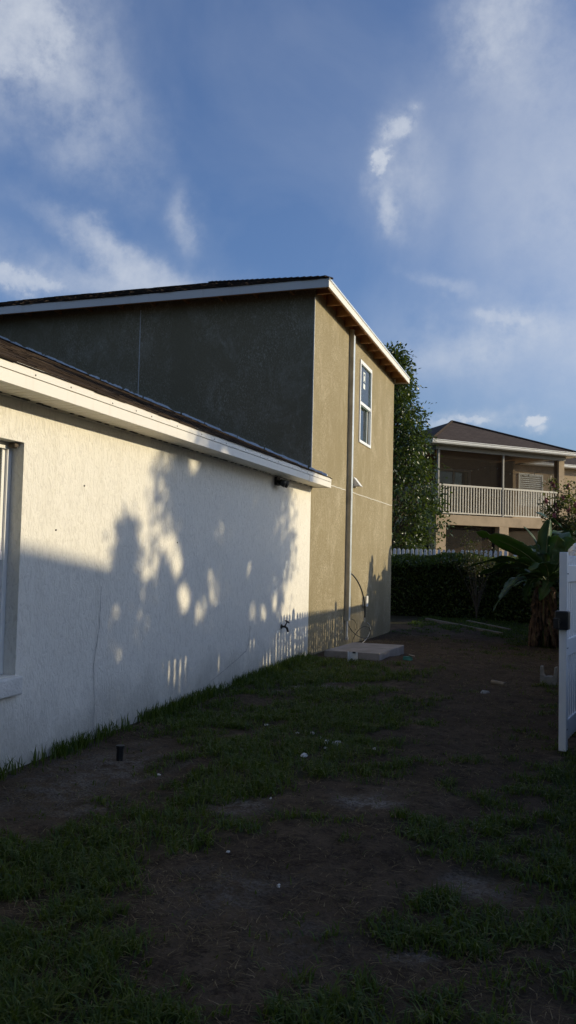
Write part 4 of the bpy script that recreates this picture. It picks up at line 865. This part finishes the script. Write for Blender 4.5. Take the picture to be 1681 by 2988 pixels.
gutter((-.6, -.45, 5.79), (6.5, -.45, 5.79), r1_); gutter((-.6, 6.6, 5.79), (-.6, -.45, 5.79), r1_); gutter((6.5, -.45, 5.79), (6.5, 2.5, 5.79), r1_)
MB().box(-.59, 6.49, -.44, -.15, 5.662, 5.675).box(-.59, -.145, -.149, 6.5, 5.662, 5.675).box(6.145, 6.49, -.149, 2.5, 5.662, 5.675).build('soffit', M['gutter_white'], r1_)
r2_ = hiproof('roof', 6.5, 14.4, 2.6, 12.4, 5.79, .30)
gutter((6.56, 2.6, 5.79), (14.4, 2.6, 5.79), r2_)
MB().box(6.5, 14.39, 2.61, 2.999, 5.662, 5.675).build('soffit', M['gutter_white'], r2_)
r3_ = hiproof('roof', -4.4, 3.0, 6.7, 14.4, 5.79, .4)
MB().box(-4.0, -.16, 7.1, 14, -.3, 5.66).build('side_block', S, bh)
# string of bulbs and two chairs on the balcony
sl_ = thing('string_lights', 'string of small bulbs sagging under the balcony ceiling', 'lights', (-.49, 29.66, 3.2), rz=R(44), local=True)
for s0 in (.3, 3.1):
    pts = [Vector((s0+2.5*i/16, .6, 1.95-.25*math.sin(math.pi*i/16))) for i in range(17)]; MB().tube(pts, .006, 4).build('wire', M['black'], sl_)
    for i in range(1, 16, 2): MB().lathe([(.004, 0), (.02, -.02), (.024, -.05), (.004, -.075)], pts[i], 8).build('bulb', M['bulb'], sl_, smooth=True)
def chair(s_, y_, rz, label):
    q = Vector((-.49, 29.66, 3.152))+Matrix.Rotation(R(44), 3, 'Z') @ Vector((s_, y_, 0))
    t = thing('patio_chair', label, 'chair', q, 'patio chairs on the balcony', R(44)+rz, local=True)
    MB().box(-.27, .27, -.27, .25, .40, .46).build('seat', M['dark_metal'], t, bevel=.015)
    MB().hexa([(-.27, .25, .42), (.27, .25, .42), (.27, .3, .42), (-.27, .3, .42)], [(-.24, .38, .98), (.24, .38, .98), (.24, .42, .98), (-.24, .42, .98)]).build('backrest', M['dark_metal'], t, bevel=.015)
    for sx in (-.25, .25):
        for sy in (-.25, .25): MB().tube([(sx, sy, 0), (sx*.96, sy*.96, .40)], .02, 6).build('leg', M['dark_metal'], t)
        MB().box(sx-.03, sx+.03, -.26, .28, .62, .66).build('armrest', M['dark_metal'], t)
chair(1.55, 1.4, .5, 'dark patio chair behind the left half of the balcony railing')
chair(2.5, 1.2, -.6, 'dark patio chair beside the middle post of the balcony')

# ------------------------------------------------------------------ neighbours out of frame to the right: their shade falls on the walls
nb = thing('neighbour_house', 'two-storey beige house next door whose shade falls on the white wall', 'house', (20, 3, 0))
MB().box(16.36, 26, -9, 12.84, -.3, 5.66).build('wall', S, nb)
b = MB(); e0, e1, f0, f1 = 16.0, 26.4, -9.4, 13.2; k = 5.2
b.add([(e0, f0, 5.66), (e1, f0, 5.66), (e1, f1, 5.66), (e0, f1, 5.66), (e0+k, f0+k, 5.66+.46*k), (e0+k, f1-k, 5.66+.46*k)], [(0, 1, 4), (1, 2, 5, 4), (2, 3, 5), (3, 0, 4, 5), (3, 2, 1, 0)]); b.build('roof', M['shingle'], nb)
for y in (-6, -2, 2, 6, 10):
    for z in (1.0, 3.8):
        f = MB().box(16.33, 16.358, y-.5, y+.5, z, z+1.3).build('window', M['vinyl'], nb); MB().box(16.322, 16.329, y-.44, y+.44, z+.06, z+1.24).build('pane', M['glass'], f)
GAPS = [(7.25,1.64,0.15,0.1),(7.47,1.43,0.1,0.12),(7.65,1.07,0.14,0.15),(8.07,0.95,0.15,0.12),(8.46,1.11,0.17,0.11),(8.31,1.3,0.08,0.07),(8.63,1.31,0.12,0.08),(8.8,1.08,0.09,0.13),(8.84,0.83,0.07,0.1),(7.46,0.41,0.17,0.15),(7.69,0.39,0.12,0.12),(9.66,0.82,0.1,0.1),(10.06,0.77,0.09,0.09),(10.47,0.92,0.1,0.09),(11.08,0.97,0.11,0.12),(9.65,0.45,0.15,0.08),(8.61,0.27,0.06,0.13),(8.86,0.25,0.06,0.12),(10.24,0.09,0.2,0.15),(10.66,0.28,0.11,0.09),(7.79,2.47,0.1,0.05),(9.5,1.34,0.07,0.08),(8.34,0.73,0.06,0.07)]
def nt_crown(z): return float(np.interp(z, [0, .12, .35, .6, .85, 1], [1.1, 1.8, 2.0, 1.9, 1.4, .3]))
tree('neighbour_tree', 'round leafy tree next door that shades the white wall', (14, 14.85, 0), 7.9, nt_crown, 460, 52, .14, M['tree_leaf'], 71, .14, .19, fork=4.3, gaps=GAPS)
tree('neighbour_shrub', 'broad shrub under the leafy tree next door', (12.5, 13.5, 0), 4.75, lambda z: float(np.interp(z, [0, .2, .6, 1], [1.9, 2.1, 2.0, 1.4])), 330, 46, .14, M['tree_leaf'], 72, .1, .22, cat='shrub', fork=2.2, gaps=GAPS)
tree('neighbour_cypress', 'narrow conical evergreen next door beside the shrub', (11.5, 11.1, 0), 4.85, lambda z: float(np.interp(z, [0, .4, .7, .9, 1], [.85, .7, .38, .1, .01])), 170, 42, .1, M['tree_leaf'], 73, .08, .1, fork=1.0, gaps=GAPS)
for i, (ox, oy, oh, ok) in enumerate(((-9.0, -7.5, 15.5, 1.1), (-.8, -8.0, 16, 1.1))):  # unseen oaks added behind the camera to block sky light from wall and ground
    tree('oak_tree', ['tall spreading oak behind the viewer, nearest the white house', 'tall spreading oak behind the viewer, nearer the fence side'][i], (ox, oy, 0), oh, lambda z: ok*float(np.interp(z, [0, .15, .45, .75, 1], [2.4, 4.2, 4.9, 3.8, .8])), 330, 34, .45, M['tree_leaf'], 90+i, .35, .6, fork=2.6)
nh = thing('neighbour_hedge', 'low clipped hedge behind the side fence', 'hedge', (4.7, 13, 0))  # unseen hedge added to keep low sun off the yard
n = 12000; c_ = np.stack([rng.uniform(4.42, 5.0, n), rng.uniform(4.6, 25, n), rng.uniform(-.2, 1.08, n)], 1); c2 = np.stack([rng.uniform(4.45, 4.95, 2600), rng.uniform(12.6, 16.5, 2600), 1.05+.75*rng.random(2600)**1.6], 1); c_ = np.concatenate([c_, c2]); plant_leaves('foliage', c_, .1, M['hedge_leaf'], nh, seed=81)  # sparse raised sprigs added to dim the picket stripes on the tan wall
tree('neighbour_bush', 'tall bush beyond the side fence near the bananas', (5.2, 19.9, -.2), 2.35, lambda z: float(np.interp(z, [0, .5, 1], [1.5, 1.4, .5])), 150, 40, .13, M['tree_leaf'], 74, .08, .2, cat='shrub', fork=.3)
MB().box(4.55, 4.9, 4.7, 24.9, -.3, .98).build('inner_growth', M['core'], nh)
